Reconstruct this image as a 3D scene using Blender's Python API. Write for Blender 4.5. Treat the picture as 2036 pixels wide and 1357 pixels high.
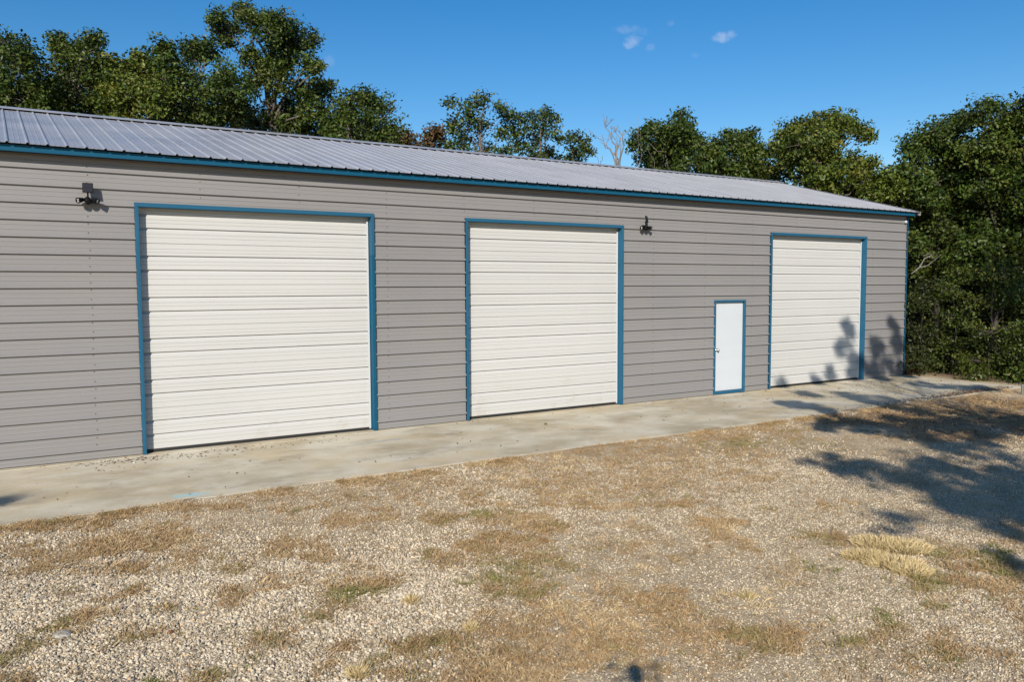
import bpy, math, random
import numpy as np
from mathutils import Matrix, Vector

scene = bpy.context.scene
COL = scene.collection
for _o in list(bpy.data.objects):
    bpy.data.objects.remove(_o)
R = np.random.RandomState(7)
random.seed(7)

# ------------------------------------------------------------------ camera
CAM = np.array([0.0, -12.6774, 2.4117])
YAW, PITCH, ROLL, FPX = 0.5604, -0.0674, -0.0043, 1611.7
FW = np.array([math.sin(YAW)*math.cos(PITCH), math.cos(YAW)*math.cos(PITCH), math.sin(PITCH)])
RT = np.array([math.cos(YAW), -math.sin(YAW), 0.0])
UP = np.cross(RT, FW)
RT, UP = math.cos(ROLL)*RT + math.sin(ROLL)*UP, -math.sin(ROLL)*RT + math.cos(ROLL)*UP
cd = bpy.data.cameras.new('camera')
cam = bpy.data.objects.new('camera', cd); COL.objects.link(cam)
cd.sensor_width = 36.0; cd.lens = FPX/2036*36.0
cd.clip_start = 0.02; cd.clip_end = 6000
M4 = Matrix.Identity(4)
for i in range(3):
    M4[i][0] = RT[i]; M4[i][1] = UP[i]; M4[i][2] = -FW[i]; M4[i][3] = CAM[i]
cam.matrix_world = M4
scene.camera = cam

def ray(px, py):
    return FW + RT*(px-1018)/FPX - UP*(py-678.5)/FPX
def at(px, py, depth):
    return CAM + ray(px, py)*depth
def onp(px, py, axis, val):
    d = ray(px, py); return CAM + d*(val-CAM[axis])/d[axis]

# ------------------------------------------------------------------ sun, sky, exposure
S = ray(1257, 1331); S = S/np.linalg.norm(S)          # the way the sunlight travels
EL = math.asin(-S[2])
AZ = math.atan2(-S[0], -S[1])                          # azimuth of the sun, from +Y towards +X
sl = bpy.data.lights.new('sun', 'SUN'); sl.energy = 5.0; sl.angle = math.radians(0.53)
sl.color = (1.0, 0.925, 0.81)
so = bpy.data.objects.new('sun', sl); COL.objects.link(so)
so.rotation_euler = Vector(S.tolist()).to_track_quat('-Z', 'Y').to_euler()
so.location = (-20, -30, 25)

w = bpy.data.worlds.new('World'); scene.world = w; w.use_nodes = True
nt = w.node_tree; N = nt.nodes; L = nt.links; N.clear()
sky = N.new('ShaderNodeTexSky'); sky.sky_type = 'NISHITA'; sky.sun_disc = False
sky.sun_elevation = EL; sky.sun_rotation = AZ
sky.altitude = 300; sky.air_density = 1.0; sky.dust_density = 0.35; sky.ozone_density = 2.2
bg = N.new('ShaderNodeBackground'); bg.inputs['Strength'].default_value = 0.105
wo = N.new('ShaderNodeOutputWorld')
hsv = N.new('ShaderNodeHueSaturation'); hsv.inputs['Hue'].default_value = 0.503
hsv.inputs['Saturation'].default_value = 1.42; hsv.inputs['Value'].default_value = 1.0
L.new(sky.outputs[0], hsv.inputs['Color'])
# a few thin fair-weather cloud wisps, far away in the sky
tc = N.new('ShaderNodeTexCoord')
nz = N.new('ShaderNodeTexNoise'); nz.inputs['Scale'].default_value = 60; nz.inputs['Detail'].default_value = 5
nz.inputs['Roughness'].default_value = 0.6
L.new(tc.outputs['Generated'], nz.inputs['Vector'])
prev = hsv.outputs[0]
CLOUDS = [(1243, 58, 26, 9, .22), (1272, 64, 22, 8, .12), (1256, 84, 17, 12, .42), (1268, 76, 12, 6, .3),
          (1440, 72, 24, 9, .55), (1451, 69, 12, 8, .35), (1382, 110, 10, 6, .16), (1335, 46, 9, 6, .16),
          (1292, 95, 9, 7, .15), (655, 121, 11, 12, .16), (661, 164, 7, 7, .10), (1790, 320, 40, 5, .18)]
fac = None
for (cx, cy, rx, ry, st) in CLOUDS:
    d = ray(cx, cy); dn = np.linalg.norm(d); d = d/dn
    sub = N.new('ShaderNodeVectorMath'); sub.operation = 'SUBTRACT'
    L.new(tc.outputs['Generated'], sub.inputs[0]); sub.inputs[1].default_value = d.tolist()
    k = FPX*dn
    da = N.new('ShaderNodeVectorMath'); da.operation = 'DOT_PRODUCT'; L.new(sub.outputs[0], da.inputs[0])
    da.inputs[1].default_value = (RT*k/rx).tolist()
    db = N.new('ShaderNodeVectorMath'); db.operation = 'DOT_PRODUCT'; L.new(sub.outputs[0], db.inputs[0])
    db.inputs[1].default_value = (UP*k/ry).tolist()
    a2 = N.new('ShaderNodeMath'); a2.operation = 'MULTIPLY'; L.new(da.outputs['Value'], a2.inputs[0]); L.new(da.outputs['Value'], a2.inputs[1])
    b2 = N.new('ShaderNodeMath'); b2.operation = 'MULTIPLY_ADD'; L.new(db.outputs['Value'], b2.inputs[0]); L.new(db.outputs['Value'], b2.inputs[1]); L.new(a2.outputs[0], b2.inputs[2])
    nn = N.new('ShaderNodeMath'); nn.operation = 'MULTIPLY_ADD'; L.new(nz.outputs['Fac'], nn.inputs[0]); nn.inputs[1].default_value = 5.0; nn.inputs[2].default_value = -2.3
    s2 = N.new('ShaderNodeMath'); s2.operation = 'ADD'; L.new(b2.outputs[0], s2.inputs[0]); L.new(nn.outputs[0], s2.inputs[1])
    mr = N.new('ShaderNodeMapRange'); mr.interpolation_type = 'SMOOTHSTEP'; L.new(s2.outputs[0], mr.inputs['Value'])
    mr.inputs['From Min'].default_value = 1.5; mr.inputs['From Max'].default_value = -0.3
    mr.inputs['To Min'].default_value = 0; mr.inputs['To Max'].default_value = st*.62
    # only the near side of the dome
    ds = N.new('ShaderNodeVectorMath'); ds.operation = 'DOT_PRODUCT'; L.new(tc.outputs['Generated'], ds.inputs[0]); ds.inputs[1].default_value = d.tolist()
    gt = N.new('ShaderNodeMath'); gt.operation = 'GREATER_THAN'; L.new(ds.outputs['Value'], gt.inputs[0]); gt.inputs[1].default_value = 0.9
    mm = N.new('ShaderNodeMath'); mm.operation = 'MULTIPLY'; L.new(mr.outputs[0], mm.inputs[0]); L.new(gt.outputs[0], mm.inputs[1])
    if fac is None: fac = mm.outputs[0]
    else:
        mx = N.new('ShaderNodeMath'); mx.operation = 'MAXIMUM'; L.new(fac, mx.inputs[0]); L.new(mm.outputs[0], mx.inputs[1]); fac = mx.outputs[0]
mix = N.new('ShaderNodeMix'); mix.data_type = 'RGBA'
L.new(fac, mix.inputs['Factor']); L.new(prev, mix.inputs['A']); mix.inputs['B'].default_value = (6.2, 6.6, 7.6, 1)
L.new(mix.outputs['Result'], bg.inputs['Color']); L.new(bg.outputs[0], wo.inputs['Surface'])

scene.view_settings.view_transform = 'Standard'; scene.view_settings.look = 'None'
scene.view_settings.exposure = 0.17; scene.view_settings.gamma = 1.0
scene.view_settings.use_curve_mapping = False
scene.render.engine = 'CYCLES'
scene.cycles.max_bounces = 5; scene.cycles.diffuse_bounces = 1; scene.cycles.glossy_bounces = 2; scene.cycles.transmission_bounces = 2
scene.cycles.transparent_max_bounces = 2; scene.cycles.caustics_reflective = False; scene.cycles.caustics_refractive = False

# ------------------------------------------------------------------ helpers
def lnk(o, parent=None):
    COL.objects.link(o)
    if parent is not None: o.parent = parent
    return o
def tag(o, label=None, cat=None, group=None, kind=None):
    if label: o['label'] = label
    if cat: o['category'] = cat
    if group: o['group'] = group
    if kind: o['kind'] = kind
    return o
def empty(name, loc=(0, 0, 0), rz=0.0):
    o = bpy.data.objects.new(name, None); o.location = [float(v) for v in loc]; o.rotation_euler = (0, 0, rz)
    o.empty_display_size = 0.2
    return lnk(o)
def child(name, me, parent):
    """mesh in world coordinates, parented without moving"""
    o = bpy.data.objects.new(name, me); lnk(o, parent)
    if parent is not None:
        bpy.context.view_layer.update() if False else None
        o.matrix_parent_inverse = world_of(parent).inverted()
    return o
def world_of(o):
    m = Matrix.LocRotScale(o.location, o.rotation_euler, o.scale)
    if o.parent is not None:
        m = world_of(o.parent) @ o.matrix_parent_inverse @ m
    return m
def npmesh(name, V, F, mat=None, smooth=False):
    """V (n,3), F (m,k) with one k"""
    V = np.asarray(V, dtype=np.float32); F = np.asarray(F, dtype=np.int32)
    me = bpy.data.meshes.new(name)
    m, k = F.shape
    me.vertices.add(len(V)); me.vertices.foreach_set('co', V.ravel())
    me.loops.add(m*k); me.loops.foreach_set('vertex_index', F.ravel())
    me.polygons.add(m)
    me.polygons.foreach_set('loop_start', np.arange(0, m*k, k, dtype=np.int32))
    if smooth: me.polygons.foreach_set('use_smooth', np.ones(m, dtype=bool))
    me.update(calc_edges=True)
    if mat: me.materials.append(mat)
    return me
class MB:
    def __init__(self): self.v = []; self.f = []
    def box(self, a, b):
        x0, y0, z0 = a; x1, y1, z1 = b; n = len(self.v)
        self.v += [(x0,y0,z0),(x1,y0,z0),(x1,y1,z0),(x0,y1,z0),(x0,y0,z1),(x1,y0,z1),(x1,y1,z1),(x0,y1,z1)]
        self.f += [(n,n+3,n+2,n+1),(n+4,n+5,n+6,n+7),(n,n+1,n+5,n+4),(n+1,n+2,n+6,n+5),(n+2,n+3,n+7,n+6),(n+3,n,n+4,n+7)]
        return self
    def obox(self, c, ax, ay, az):
        c = np.array(c, float); n = len(self.v)
        for s in [(-1,-1,-1),(1,-1,-1),(1,1,-1),(-1,1,-1),(-1,-1,1),(1,-1,1),(1,1,1),(-1,1,1)]:
            self.v.append(tuple(c + s[0]*np.array(ax) + s[1]*np.array(ay) + s[2]*np.array(az)))
        self.f += [(n,n+3,n+2,n+1),(n+4,n+5,n+6,n+7),(n,n+1,n+5,n+4),(n+1,n+2,n+6,n+5),(n+2,n+3,n+7,n+6),(n+3,n,n+4,n+7)]
        return self
    def extrude_x(self, prof, x0, x1, ends=False):
        """open profile [(y,z)...] swept along x"""
        n = len(self.v); k = len(prof)
        for (y, z) in prof: self.v.append((x0, y, z))
        for (y, z) in prof: self.v.append((x1, y, z))
        for i in range(k-1): self.f.append((n+i, n+k+i, n+k+i+1, n+i+1))
        return self
    def tube(self, pts, rad, seg=7, cap=True):
        pts = [np.array(p, float) for p in pts]; n0 = len(self.v)
        if not hasattr(rad, '__len__'): rad = [rad]*len(pts)
        for i, p in enumerate(pts):
            d = pts[min(i+1, len(pts)-1)] - pts[max(i-1, 0)]; d = d/(np.linalg.norm(d)+1e-9)
            h = np.array([0, 0, 1.0]) if abs(d[2]) < .9 else np.array([1.0, 0, 0])
            a = np.cross(d, h); a /= np.linalg.norm(a); b = np.cross(d, a)
            for j in range(seg):
                t = 2*math.pi*j/seg
                self.v.append(tuple(p + rad[i]*(math.cos(t)*a + math.sin(t)*b)))
        for i in range(len(pts)-1):
            for j in range(seg):
                q = n0+i*seg; j2 = (j+1) % seg
                self.f.append((q+j, q+j2, q+seg+j2, q+seg+j))
        if cap:
            self.f.append(tuple(n0+j for j in range(seg))[::-1])
            self.f.append(tuple(n0+(len(pts)-1)*seg+j for j in range(seg)))
        return self
    def mesh(self, name, mat=None, smooth=False, bevel=0):
        me = bpy.data.meshes.new(name)
        me.from_pydata([tuple(float(c) for c in p) for p in self.v], [], self.f); me.update()
        if smooth: me.polygons.foreach_set('use_smooth', [True]*len(me.polygons))
        if mat: me.materials.append(mat)
        return me
    def build(self, name, mat, parent=None, smooth=False, bevel=0):
        o = child(name, self.mesh(name, mat, smooth), parent)
        if bevel:
            m = o.modifiers.new('bevel', 'BEVEL'); m.width = bevel; m.segments = 2; m.limit_method = 'ANGLE'
        return o

def vnoise(p, seed=0):
    """value noise, p (n,d)"""
    p = np.asarray(p, float); d = p.shape[1]
    i = np.floor(p).astype(np.int64); f = p - i; f = f*f*(3-2*f)
    out = np.zeros(len(p))
    for c in range(2**d):
        wgt = np.ones(len(p)); h = np.full(len(p), seed*1013 + 17, dtype=np.int64)
        for a in range(d):
            b = (c >> a) & 1
            wgt = wgt*(f[:, a] if b else 1-f[:, a])
            h = (h*73856093) ^ ((i[:, a]+b)*[19349663, 83492791, 2654435761][a])
            h = (h ^ (h >> 13))*1274126177 & 0x7fffffff
        out += wgt*((h % 100003)/100003.0)
    return out
def fbm(p, seed=0, oct=4, gain=.5):
    s = 0; a = 1; t = 0; p = np.asarray(p, float)
    for o in range(oct):
        s = s + a*vnoise(p*2**o + 13.7*o, seed+o); t += a; a *= gain
    return s/t

# ------------------------------------------------------------------ materials
def mat(name, col, rough=.6, metal=0.0, spec=.5):
    m = bpy.data.materials.new(name); m.use_nodes = True
    b = m.node_tree.nodes['Principled BSDF']
    b.inputs['Base Color'].default_value = (*col, 1); b.inputs['Roughness'].default_value = rough
    b.inputs['Metallic'].default_value = metal; b.inputs['Specular IOR Level'].default_value = spec
    return m
class NT:
    def __init__(self, m):
        self.t = m.node_tree; self.b = self.t.nodes['Principled BSDF']
    def new(self, typ, **kw):
        n = self.t.nodes.new('ShaderNode'+typ)
        for k, v in kw.items():
            if hasattr(n, k): setattr(n, k, v)
            else: n.inputs[k].default_value = v
        return n
    def link(self, a, b): self.t.links.new(a, b)
    def pos(self):
        g = self.new('NewGeometry'); return g.outputs['Position']
    def map(self, src, scale=(1, 1, 1), loc=(0, 0, 0)):
        m = self.new('Mapping'); m.inputs['Scale'].default_value = scale; m.inputs['Location'].default_value = loc
        self.link(src, m.inputs['Vector']); return m.outputs[0]
    def noise(self, vec, scale, detail=4, rough=.55, lo=.3, hi=.7):
        n = self.new('TexNoise'); n.inputs['Scale'].default_value = scale; n.inputs['Detail'].default_value = detail
        n.inputs['Roughness'].default_value = rough; self.link(vec, n.inputs['Vector'])
        r = self.new('MapRange'); r.inputs['From Min'].default_value = lo; r.inputs['From Max'].default_value = hi
        self.link(n.outputs['Fac'], r.inputs['Value']); return r.outputs[0]
    def mix(self, fac, a, b, mode='MIX'):
        m = self.new('Mix'); m.data_type = 'RGBA'; m.blend_type = mode
        for s, v in (('Factor', fac), ('A', a), ('B', b)):
            if isinstance(v, (int, float)): m.inputs[s].default_value = v
            elif isinstance(v, tuple): m.inputs[s].default_value = (*v, 1)
            else: self.link(v, m.inputs[s])
        return m.outputs['Result']
    def math(self, op, a, b=0.0, clamp=False):
        m = self.new('Math'); m.operation = op; m.use_clamp = clamp
        for i, v in enumerate((a, b)):
            if isinstance(v, (int, float)): m.inputs[i].default_value = v
            else: self.link(v, m.inputs[i])
        return m.outputs[0]
    def bump(self, h, strength=.3, dist=.01):
        b = self.new('Bump'); b.inputs['Strength'].default_value = strength; b.inputs['Distance'].default_value = dist
        self.link(h, b.inputs['Height']); self.link(b.outputs[0], self.b.inputs['Normal'])
    def color(self, c): self.link(c, self.b.inputs['Base Color'])

def painted(name, col, rough=.45, dirt=(.25, .2, .14), amt=.25, var=.06, stretch=(.25, 1, 3), oil=.0):
    """painted sheet metal: slight oil-canning, dust film, faint tonal change"""
    m = mat(name, col, rough); n = NT(m); p = n.pos()
    a = n.noise(n.map(p, stretch), .9, 3)
    b = n.noise(n.map(p, (1.0, 1, .8)), 1.3, 5, .6, .42, .75)
    c1 = n.mix(a, tuple(c*(1-var) for c in col), tuple(min(1, c*(1+var)) for c in col))
    f = n.math('MULTIPLY', b, amt)
    n.color(n.mix(f, c1, dirt))
    r = n.new('MapRange'); r.inputs['To Min'].default_value = rough-.07; r.inputs['To Max'].default_value = rough+.12
    n.link(a, r.inputs['Value']); n.link(r.outputs[0], n.b.inputs['Roughness'])
    h = n.noise(n.map(p, (.5, .5, 1.0)), 1.4, 1)
    n.bump(h, .10, .012)
    return m
WALL = painted('siding_paint', (.232, .224, .224), .5, (.28, .25, .215), .22, .04, (.3, 1, .6))
ROOF = painted('roof_paint', (.335, .343, .372), .30, (.22, .20, .18), .28, .07, (1, 1, 1))
BLUE = painted('blue_trim_paint', (.016, .098, .178), .5, (.08, .12, .15), .07, .08)
BLUE2 = painted('teal_trim_paint', (.004, .078, .148), .5, (.05, .09, .13), .06, .08)
for _m in (BLUE, BLUE2): _m.node_tree.nodes['Principled BSDF'].inputs['Specular IOR Level'].default_value = .22
DARK = mat('dark_void', (.012, .012, .013), .8)
RUBBER = mat('black_rubber', (.018, .018, .018), .7)
BLACKP = mat('black_plastic', (.005, .005, .006), .55, 0, .15)
STEEL = mat('screw_steel', (.12, .115, .11), .5, .2)
CHROME = mat('satin_chrome', (.62, .61, .60), .22, 1.0)
WHITEP = painted('white_door_paint', (.54, .575, .61), .42, (.42, .42, .41), .10, .02)
# ivory overhead doors with faint mud splash at the foot
IVORY = mat('ivory_door_paint', (.62, .595, .55), .46); n = NT(IVORY); p = n.pos()
sx = n.new('SeparateXYZ'); n.link(p, sx.inputs[0])
a = n.noise(n.map(p, (.25, 1, .5)), 1.0, 3)
c1 = n.mix(a, (.505, .503, .487), (.548, .545, .53))
b = n.noise(n.map(p, (1.1, 1, 1.4)), 2.3, 7, .7, .55, .85)
zz = n.new('MapRange'); n.link(sx.outputs['Z'], zz.inputs['Value']); zz.inputs['From Min'].default_value = .9; zz.inputs['From Max'].default_value = 0.05
f = n.math('MULTIPLY', b, n.math('ADD', n.math('MULTIPLY', zz.outputs[0], .5), .10))
n.color(n.mix(f, c1, (.36, .27, .17)))
n.bump(n.noise(n.map(p, (.4, .5, .8)), 1.2, 1), .10, .01)
LEDL = mat('lamp_lens', (.75, .76, .78), .15)
SOLAR = mat('solar_cell', (.010, .012, .020), .5, 0, .2); n = NT(SOLAR)
BARK = mat('bark', (.14, .115, .09), .9); n = NT(BARK); p = n.pos()
n.color(n.mix(n.noise(n.map(p, (6, 6, 1.6)), 3, 6), (.075, .06, .048), (.23, .20, .165)))
n.bump(n.noise(n.map(p, (9, 9, 2)), 4, 5), .8, .03)
DEADW = mat('dead_wood', (.33, .30, .27), .85); n = NT(DEADW)
n.color(n.mix(n.noise(n.pos(), 4, 5), (.13, .115, .10), (.25, .23, .21)))

BARKD = mat('dark_bark', (.05, .042, .034), .9); n = NT(BARKD); p = n.pos()
n.color(n.mix(n.noise(n.map(p, (6, 6, 1.6)), 3, 6), (.03, .025, .02), (.085, .072, .06)))
def leafmat(name, c_lo, c_hi, c_alt, transl=.28):
    m = bpy.data.materials.new(name); m.use_nodes = True
    n = NT(m); b = n.b; b.inputs['Roughness'].default_value = .5; b.inputs['Specular IOR Level'].default_value = .4
    at_ = n.new('Attribute'); at_.attribute_name = 'tint'
    sp = n.new('SeparateColor'); n.link(at_.outputs['Color'], sp.inputs[0])
    c = n.mix(sp.outputs[0], c_lo, c_hi); c = n.mix(sp.outputs[1], c, c_alt)
    n.color(c)
    tr = n.new('BsdfTranslucent'); n.link(n.mix(1.0, c, (1.0, 1.0, .45), 'MULTIPLY'), tr.inputs['Color'])
    ms = n.new('MixShader'); ms.inputs[0].default_value = transl
    out = [x for x in m.node_tree.nodes if x.type == 'OUTPUT_MATERIAL'][0]
    n.link(b.outputs[0], ms.inputs[1]); n.link(tr.outputs[0], ms.inputs[2]); n.link(ms.outputs[0], out.inputs['Surface'])
    return m
LEAF = leafmat('oak_leaf', (.012, .027, .004), (.080, .128, .017), (.15, .155, .03), .22)
LEAFB = leafmat('sunny_oak_leaf', (.018, .036, .005), (.125, .172, .020), (.22, .20, .035), .22)  # brighter, yellower foliage of some oaks
LEAFD = leafmat('painted_shade_leaf', (.008, .016, .003), (.045, .064, .010), (.08, .08, .02), .2)  # darker leaf copy, the wood's shade put into its colour
LEAFR = leafmat('rusty_leaf', (.035, .038, .009), (.10, .095, .02), (.19, .08, .045), .2)
SHRUB = leafmat('shrub_leaf', (.010, .020, .003), (.078, .110, .013), (.15, .15, .03), .2)

# concrete apron
CONC = mat('concrete', (.45, .42, .36), .85); n = NT(CONC); p = n.pos()
big = n.noise(n.map(p, (.8, 1.0, 1)), .8, 5, .6, .40, .62)
c = n.mix(big, (.43, .375, .27), (.66, .61, .50))
tan = n.noise(n.map(p, (.8, 1.1, 1), (4, 2, 0)), .8, 5, .6, .48, .68)
c = n.mix(n.math('MULTIPLY', tan, .72), c, (.62, .50, .32))
drk = n.noise(n.map(p, (.75, 1.0, 1), (9, 7, 0)), 1.3, 6, .65, .50, .70)
c = n.mix(n.math('MULTIPLY', drk, .72), c, (.26, .225, .165))
pale = n.noise(n.map(p, (.9, 1.3, 1), (1, 5, 0)), 1.6, 5, .6, .52, .68)
c = n.mix(n.math('MULTIPLY', pale, .5), c, (.74, .71, .64))
c = n.mix(.12, c, (.60, .47, .24))
fine = n.noise(p, 60, 6, .7, .3, .7)
c = n.mix(.35, c, n.mix(fine, (.36, .345, .31), (.68, .66, .62)), 'OVERLAY')
spk = n.noise(p, 22, 3, .6, .66, .73)
c = n.mix(n.math('MULTIPLY', spk, .55), c, (.14, .12, .09))
# pale blue chalk smear near the outer edge, and a grey-blue one
for (bx, by, rx, ry, colr, s_) in ((1.78, -2.80, .24, .10, (.34, .62, .68), .7), (4.95, -.95, .6, .10, (.36, .39, .40), .6)):
    sub = n.new('VectorMath'); sub.operation = 'SUBTRACT'; n.link(p, sub.inputs[0]); sub.inputs[1].default_value = (bx, by, 0)
    dv = n.new('VectorMath'); dv.operation = 'DIVIDE'; n.link(sub.outputs[0], dv.inputs[0]); dv.inputs[1].default_value = (rx, ry, 1)
    ln = n.new('VectorMath'); ln.operation = 'LENGTH'; n.link(dv.outputs[0], ln.inputs[0])
    wob = n.noise(p, 9, 5, .6, 0, 1)
    e = n.math('ADD', ln.outputs['Value'], n.math('MULTIPLY', n.math('SUBTRACT', wob, .5), 2.4))
    mr = n.new('MapRange'); n.link(e, mr.inputs['Value']); mr.inputs['From Min'].default_value = 1.05; mr.inputs['From Max'].default_value = .45
    mr.inputs['To Max'].default_value = s_
    c = n.mix(mr.outputs[0], c, colr)
sz_ = n.new('SeparateXYZ'); n.link(p, sz_.inputs[0])
ed = n.new('MapRange'); n.link(sz_.outputs['Z'], ed.inputs['Value']); ed.inputs['From Min'].default_value = -.001; ed.inputs['From Max'].default_value = -.010; ed.inputs['To Max'].default_value = .8
c = n.mix(ed.outputs[0], c, (.25, .20, .14))        # soil-stained outer edge, also painted darker to offset its sunlit lip
n.color(c)
hh = n.math('ADD', n.noise(p, 35, 6, .7, 0, 1), n.math('MULTIPLY', n.noise(p, 5, 4, .6, 0, 1), 2.0))
n.bump(hh, .35, .006)

# ground: dusty tan soil with crushed stone fines; attribute "cover" = where turf litter lies
GROUND = mat('dusty_soil', (.36, .30, .22), .95); n = NT(GROUND); p = n.pos()
atn = n.new('Attribute'); atn.attribute_name = 'cover'
sc = n.new('SeparateColor'); n.link(atn.outputs['Color'], sc.inputs[0])
f1 = n.noise(p, 1.7, 6, .6, .3, .7); f2 = n.noise(p, 24, 6, .7, .3, .7); f3 = n.noise(p, 95, 4, .7, .32, .68)
soil = n.mix(f1, (.48, .36, .205), (.66, .53, .345))
vor = n.new('TexVoronoi'); vor.inputs['Scale'].default_value = 55; n.link(p, vor.inputs['Vector'])
grit = n.mix(vor.outputs['Color'], (.28, .21, .12), (.80, .67, .47))
hs = n.new('HueSaturation'); hs.inputs['Saturation'].default_value = .55; n.link(grit, hs.inputs['Color'])
c = n.mix(n.math('ADD', n.math('MULTIPLY', f2, .35), .08), soil, hs.outputs[0])
turf = n.mix(f2, (.27, .175, .09), (.50, .355, .21))
c = n.mix(n.math('MULTIPLY', sc.outputs[0], .6), c, turf)
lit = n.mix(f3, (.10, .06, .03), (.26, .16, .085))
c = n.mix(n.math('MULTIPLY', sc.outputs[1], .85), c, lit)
c = n.mix(.30, c, n.mix(f3, (.14, .11, .07), (.86, .80, .68)), 'OVERLAY')
n.color(c)
n.bump(n.math('ADD', n.math('MULTIPLY', f3, .6), n.math('ADD', n.math('MULTIPLY', vor.outputs['Distance'], -.9), f2)), .7, .014)

def instmat(name, stops, rough=.85, transl=0):
    m = bpy.data.materials.new(name); m.use_nodes = True; n = NT(m)
    n.b.inputs['Roughness'].default_value = rough
    a = n.new('Attribute'); a.attribute_type = 'INSTANCER'; a.attribute_name = 'tint'
    cr = n.new('ValToRGB'); n.link(a.outputs['Fac'], cr.inputs[0])
    e = cr.color_ramp.elements
    while len(e) < len(stops): e.new(.5)
    for i, (pp, cc) in enumerate(stops): e[i].position = pp; e[i].color = (*cc, 1)
    if rough > .8:
        f = n.noise(n.pos(), 70, 4, .7, .3, .7)
        n.color(n.mix(.5, cr.outputs[0], n.mix(f, (.32, .31, .30), (.66, .65, .63)), 'OVERLAY'))
    else: n.color(cr.outputs[0])
    return m
STONE = instmat('limestone', [(0, (.17, .14, .10)), (.25, (.34, .285, .21)), (.6, (.57, .485, .36)), (.88, (.71, .615, .465)), (1, (.58, .42, .25))])
STRAW = instmat('dry_blade', [(0, (.15, .165, .024)), (.22, (.28, .24, .09)), (.5, (.36, .225, .105)), (.8, (.47, .32, .165)), (1, (.68, .53, .29))], .6)
LITTER = instmat('fallen_leaf', [(0, (.06, .032, .016)), (.4, (.16, .08, .035)), (.8, (.25, .14, .065)), (1, (.36, .24, .13))], .7)

# ------------------------------------------------------------------ ground sheet, with its patches
FWG = np.array([math.sin(YAW), math.cos(YAW)]); RTG = np.array([math.cos(YAW), -math.sin(YAW)])
SLAB_Y = -3.03; SLAB_X1 = 20.30
# patches: (px, py, rx, ry, colour 0 green .. 1 straw, weight) measured in the photograph, put on the ground
PATCH = [
 (20,1058,50,9,.6,1),(90,1050,60,9,.62,1),(170,1040,60,9,.62,1),(260,1025,60,9,.66,1),(340,1012,60,9,.7,1),(450,1000,80,10,.65,1),(560,985,60,8,.6,.9),
 (310,1062,75,13,.68,1),(190,1098,42,13,.7,1),(240,1125,32,11,.62,1),(375,1112,50,20,.62,1),(430,1132,32,13,.55,1),(300,1085,50,8,.66,.8),(590,1085,50,20,.68,1),
 (560,1155,40,18,.6,1),(480,1175,42,26,.55,1),(290,1165,16,10,.45,1),(105,1182,34,15,.3,1),(250,1195,26,12,.45,1),(372,1212,28,12,.12,1),(315,1215,20,10,.5,.9),
 (135,1242,24,9,.35,.9),(200,1232,34,13,.6,1),(50,1278,52,20,.35,1),(20,1112,44,18,.6,1),(60,1130,40,12,.5,.8),(310,1265,44,15,.55,1),(215,1268,28,13,.45,1),(500,1285,40,22,.28,1),(555,1262,34,20,.5,1),
 (385,1347,44,14,.22,1),(20,1342,40,12,.4,1),(265,1275,20,8,.6,1),(300,1357,30,8,.2,.9),(160,1130,26,8,.55,.8),
 (630,1097,44,22,.62,1),(675,1030,22,9,.55,1),(745,1030,44,12,.66,1),(700,1178,55,24,.25,1),(650,1222,38,20,.3,1),(740,1142,66,24,.6,1),(890,1106,62,20,.55,1),
 (875,1030,30,9,.5,1),(815,1110,18,7,.2,1),(980,1024,34,7,.3,1),(1020,1036,56,12,.6,1),(1000,1072,44,15,.55,1),(1090,1052,34,9,.6,.9),(1000,1155,40,20,.3,1),(1095,1125,40,12,.4,.7),
 (1075,1248,95,34,.68,1),(890,1290,66,28,.5,1),(970,1322,125,34,.6,1),(690,1287,42,16,.5,1),(770,1328,42,18,.4,1),(1110,1335,110,24,.66,1),(640,1310,30,14,.6,.8),(1150,1280,60,20,.7,.9),
 (1260,900,110,30,.62,1),(1130,925,90,22,.66,1),(1010,925,60,14,.68,1),(1400,862,70,14,.6,1),(1460,885,66,11,.25,1),(1330,948,100,28,.62,1),(1200,960,90,28,.62,1),(1060,965,80,22,.66,1),(1440,940,80,16,.66,.9),
 (960,985,60,12,.5,.9),(830,960,70,14,.68,1),(760,985,60,12,.66,1),(690,1000,50,9,.6,.9),(1120,1000,90,14,.6,.8),(1290,990,34,8,.4,1),(1355,1005,30,8,.45,1),(1420,1042,44,14,.62,1),(1500,905,50,12,.6,.8),(1560,860,40,8,.5,.8),
 (1450,1072,28,16,.68,1),(1640,1080,46,9,.5,1),(1485,1186,32,9,.85,1),(1330,1166,28,12,.7,1),(1300,1206,44,14,.62,1),(1400,1252,76,25,.6,1),(1530,1272,66,22,.5,1),(1560,1243,34,12,.66,1),(1250,1270,60,24,.66,.9),
 (1770,1232,22,8,.3,1),(1865,1206,22,6,.1,1),(1890,1292,40,20,.45,1),(1730,1256,32,10,.35,1),(1800,1142,44,13,.2,1),(1930,1135,70,16,.4,1),(1990,1112,20,7,.05,1),(1960,1180,60,12,.6,.7),(1250,1050,60,10,.6,.6),
 (1650,1000,50,10,.6,.6),(1560,1010,60,9,.5,.6),(1820,955,40,8,.65,.8),(1950,930,40,10,.7,.7)]
LITPX = [(1700,835,90,10,1),(1820,835,110,18,1),(1940,825,110,22,1),(2010,805,80,12,1),(2060,850,90,22,1),(1900,865,110,12,.9),(1640,845,40,6,.6)]
def pblob(px, py, rx, ry):
    c = onp(px, py, 2, -.05); dp = float((c-CAM) @ FW); sn = (2.46)/np.linalg.norm(c-CAM)
    return c[:2], rx*dp/FPX, min(ry*dp/FPX/sn, 2.2)
PB = [(*pblob(*q[:4]), q[4], q[5]) for q in PATCH]
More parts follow.
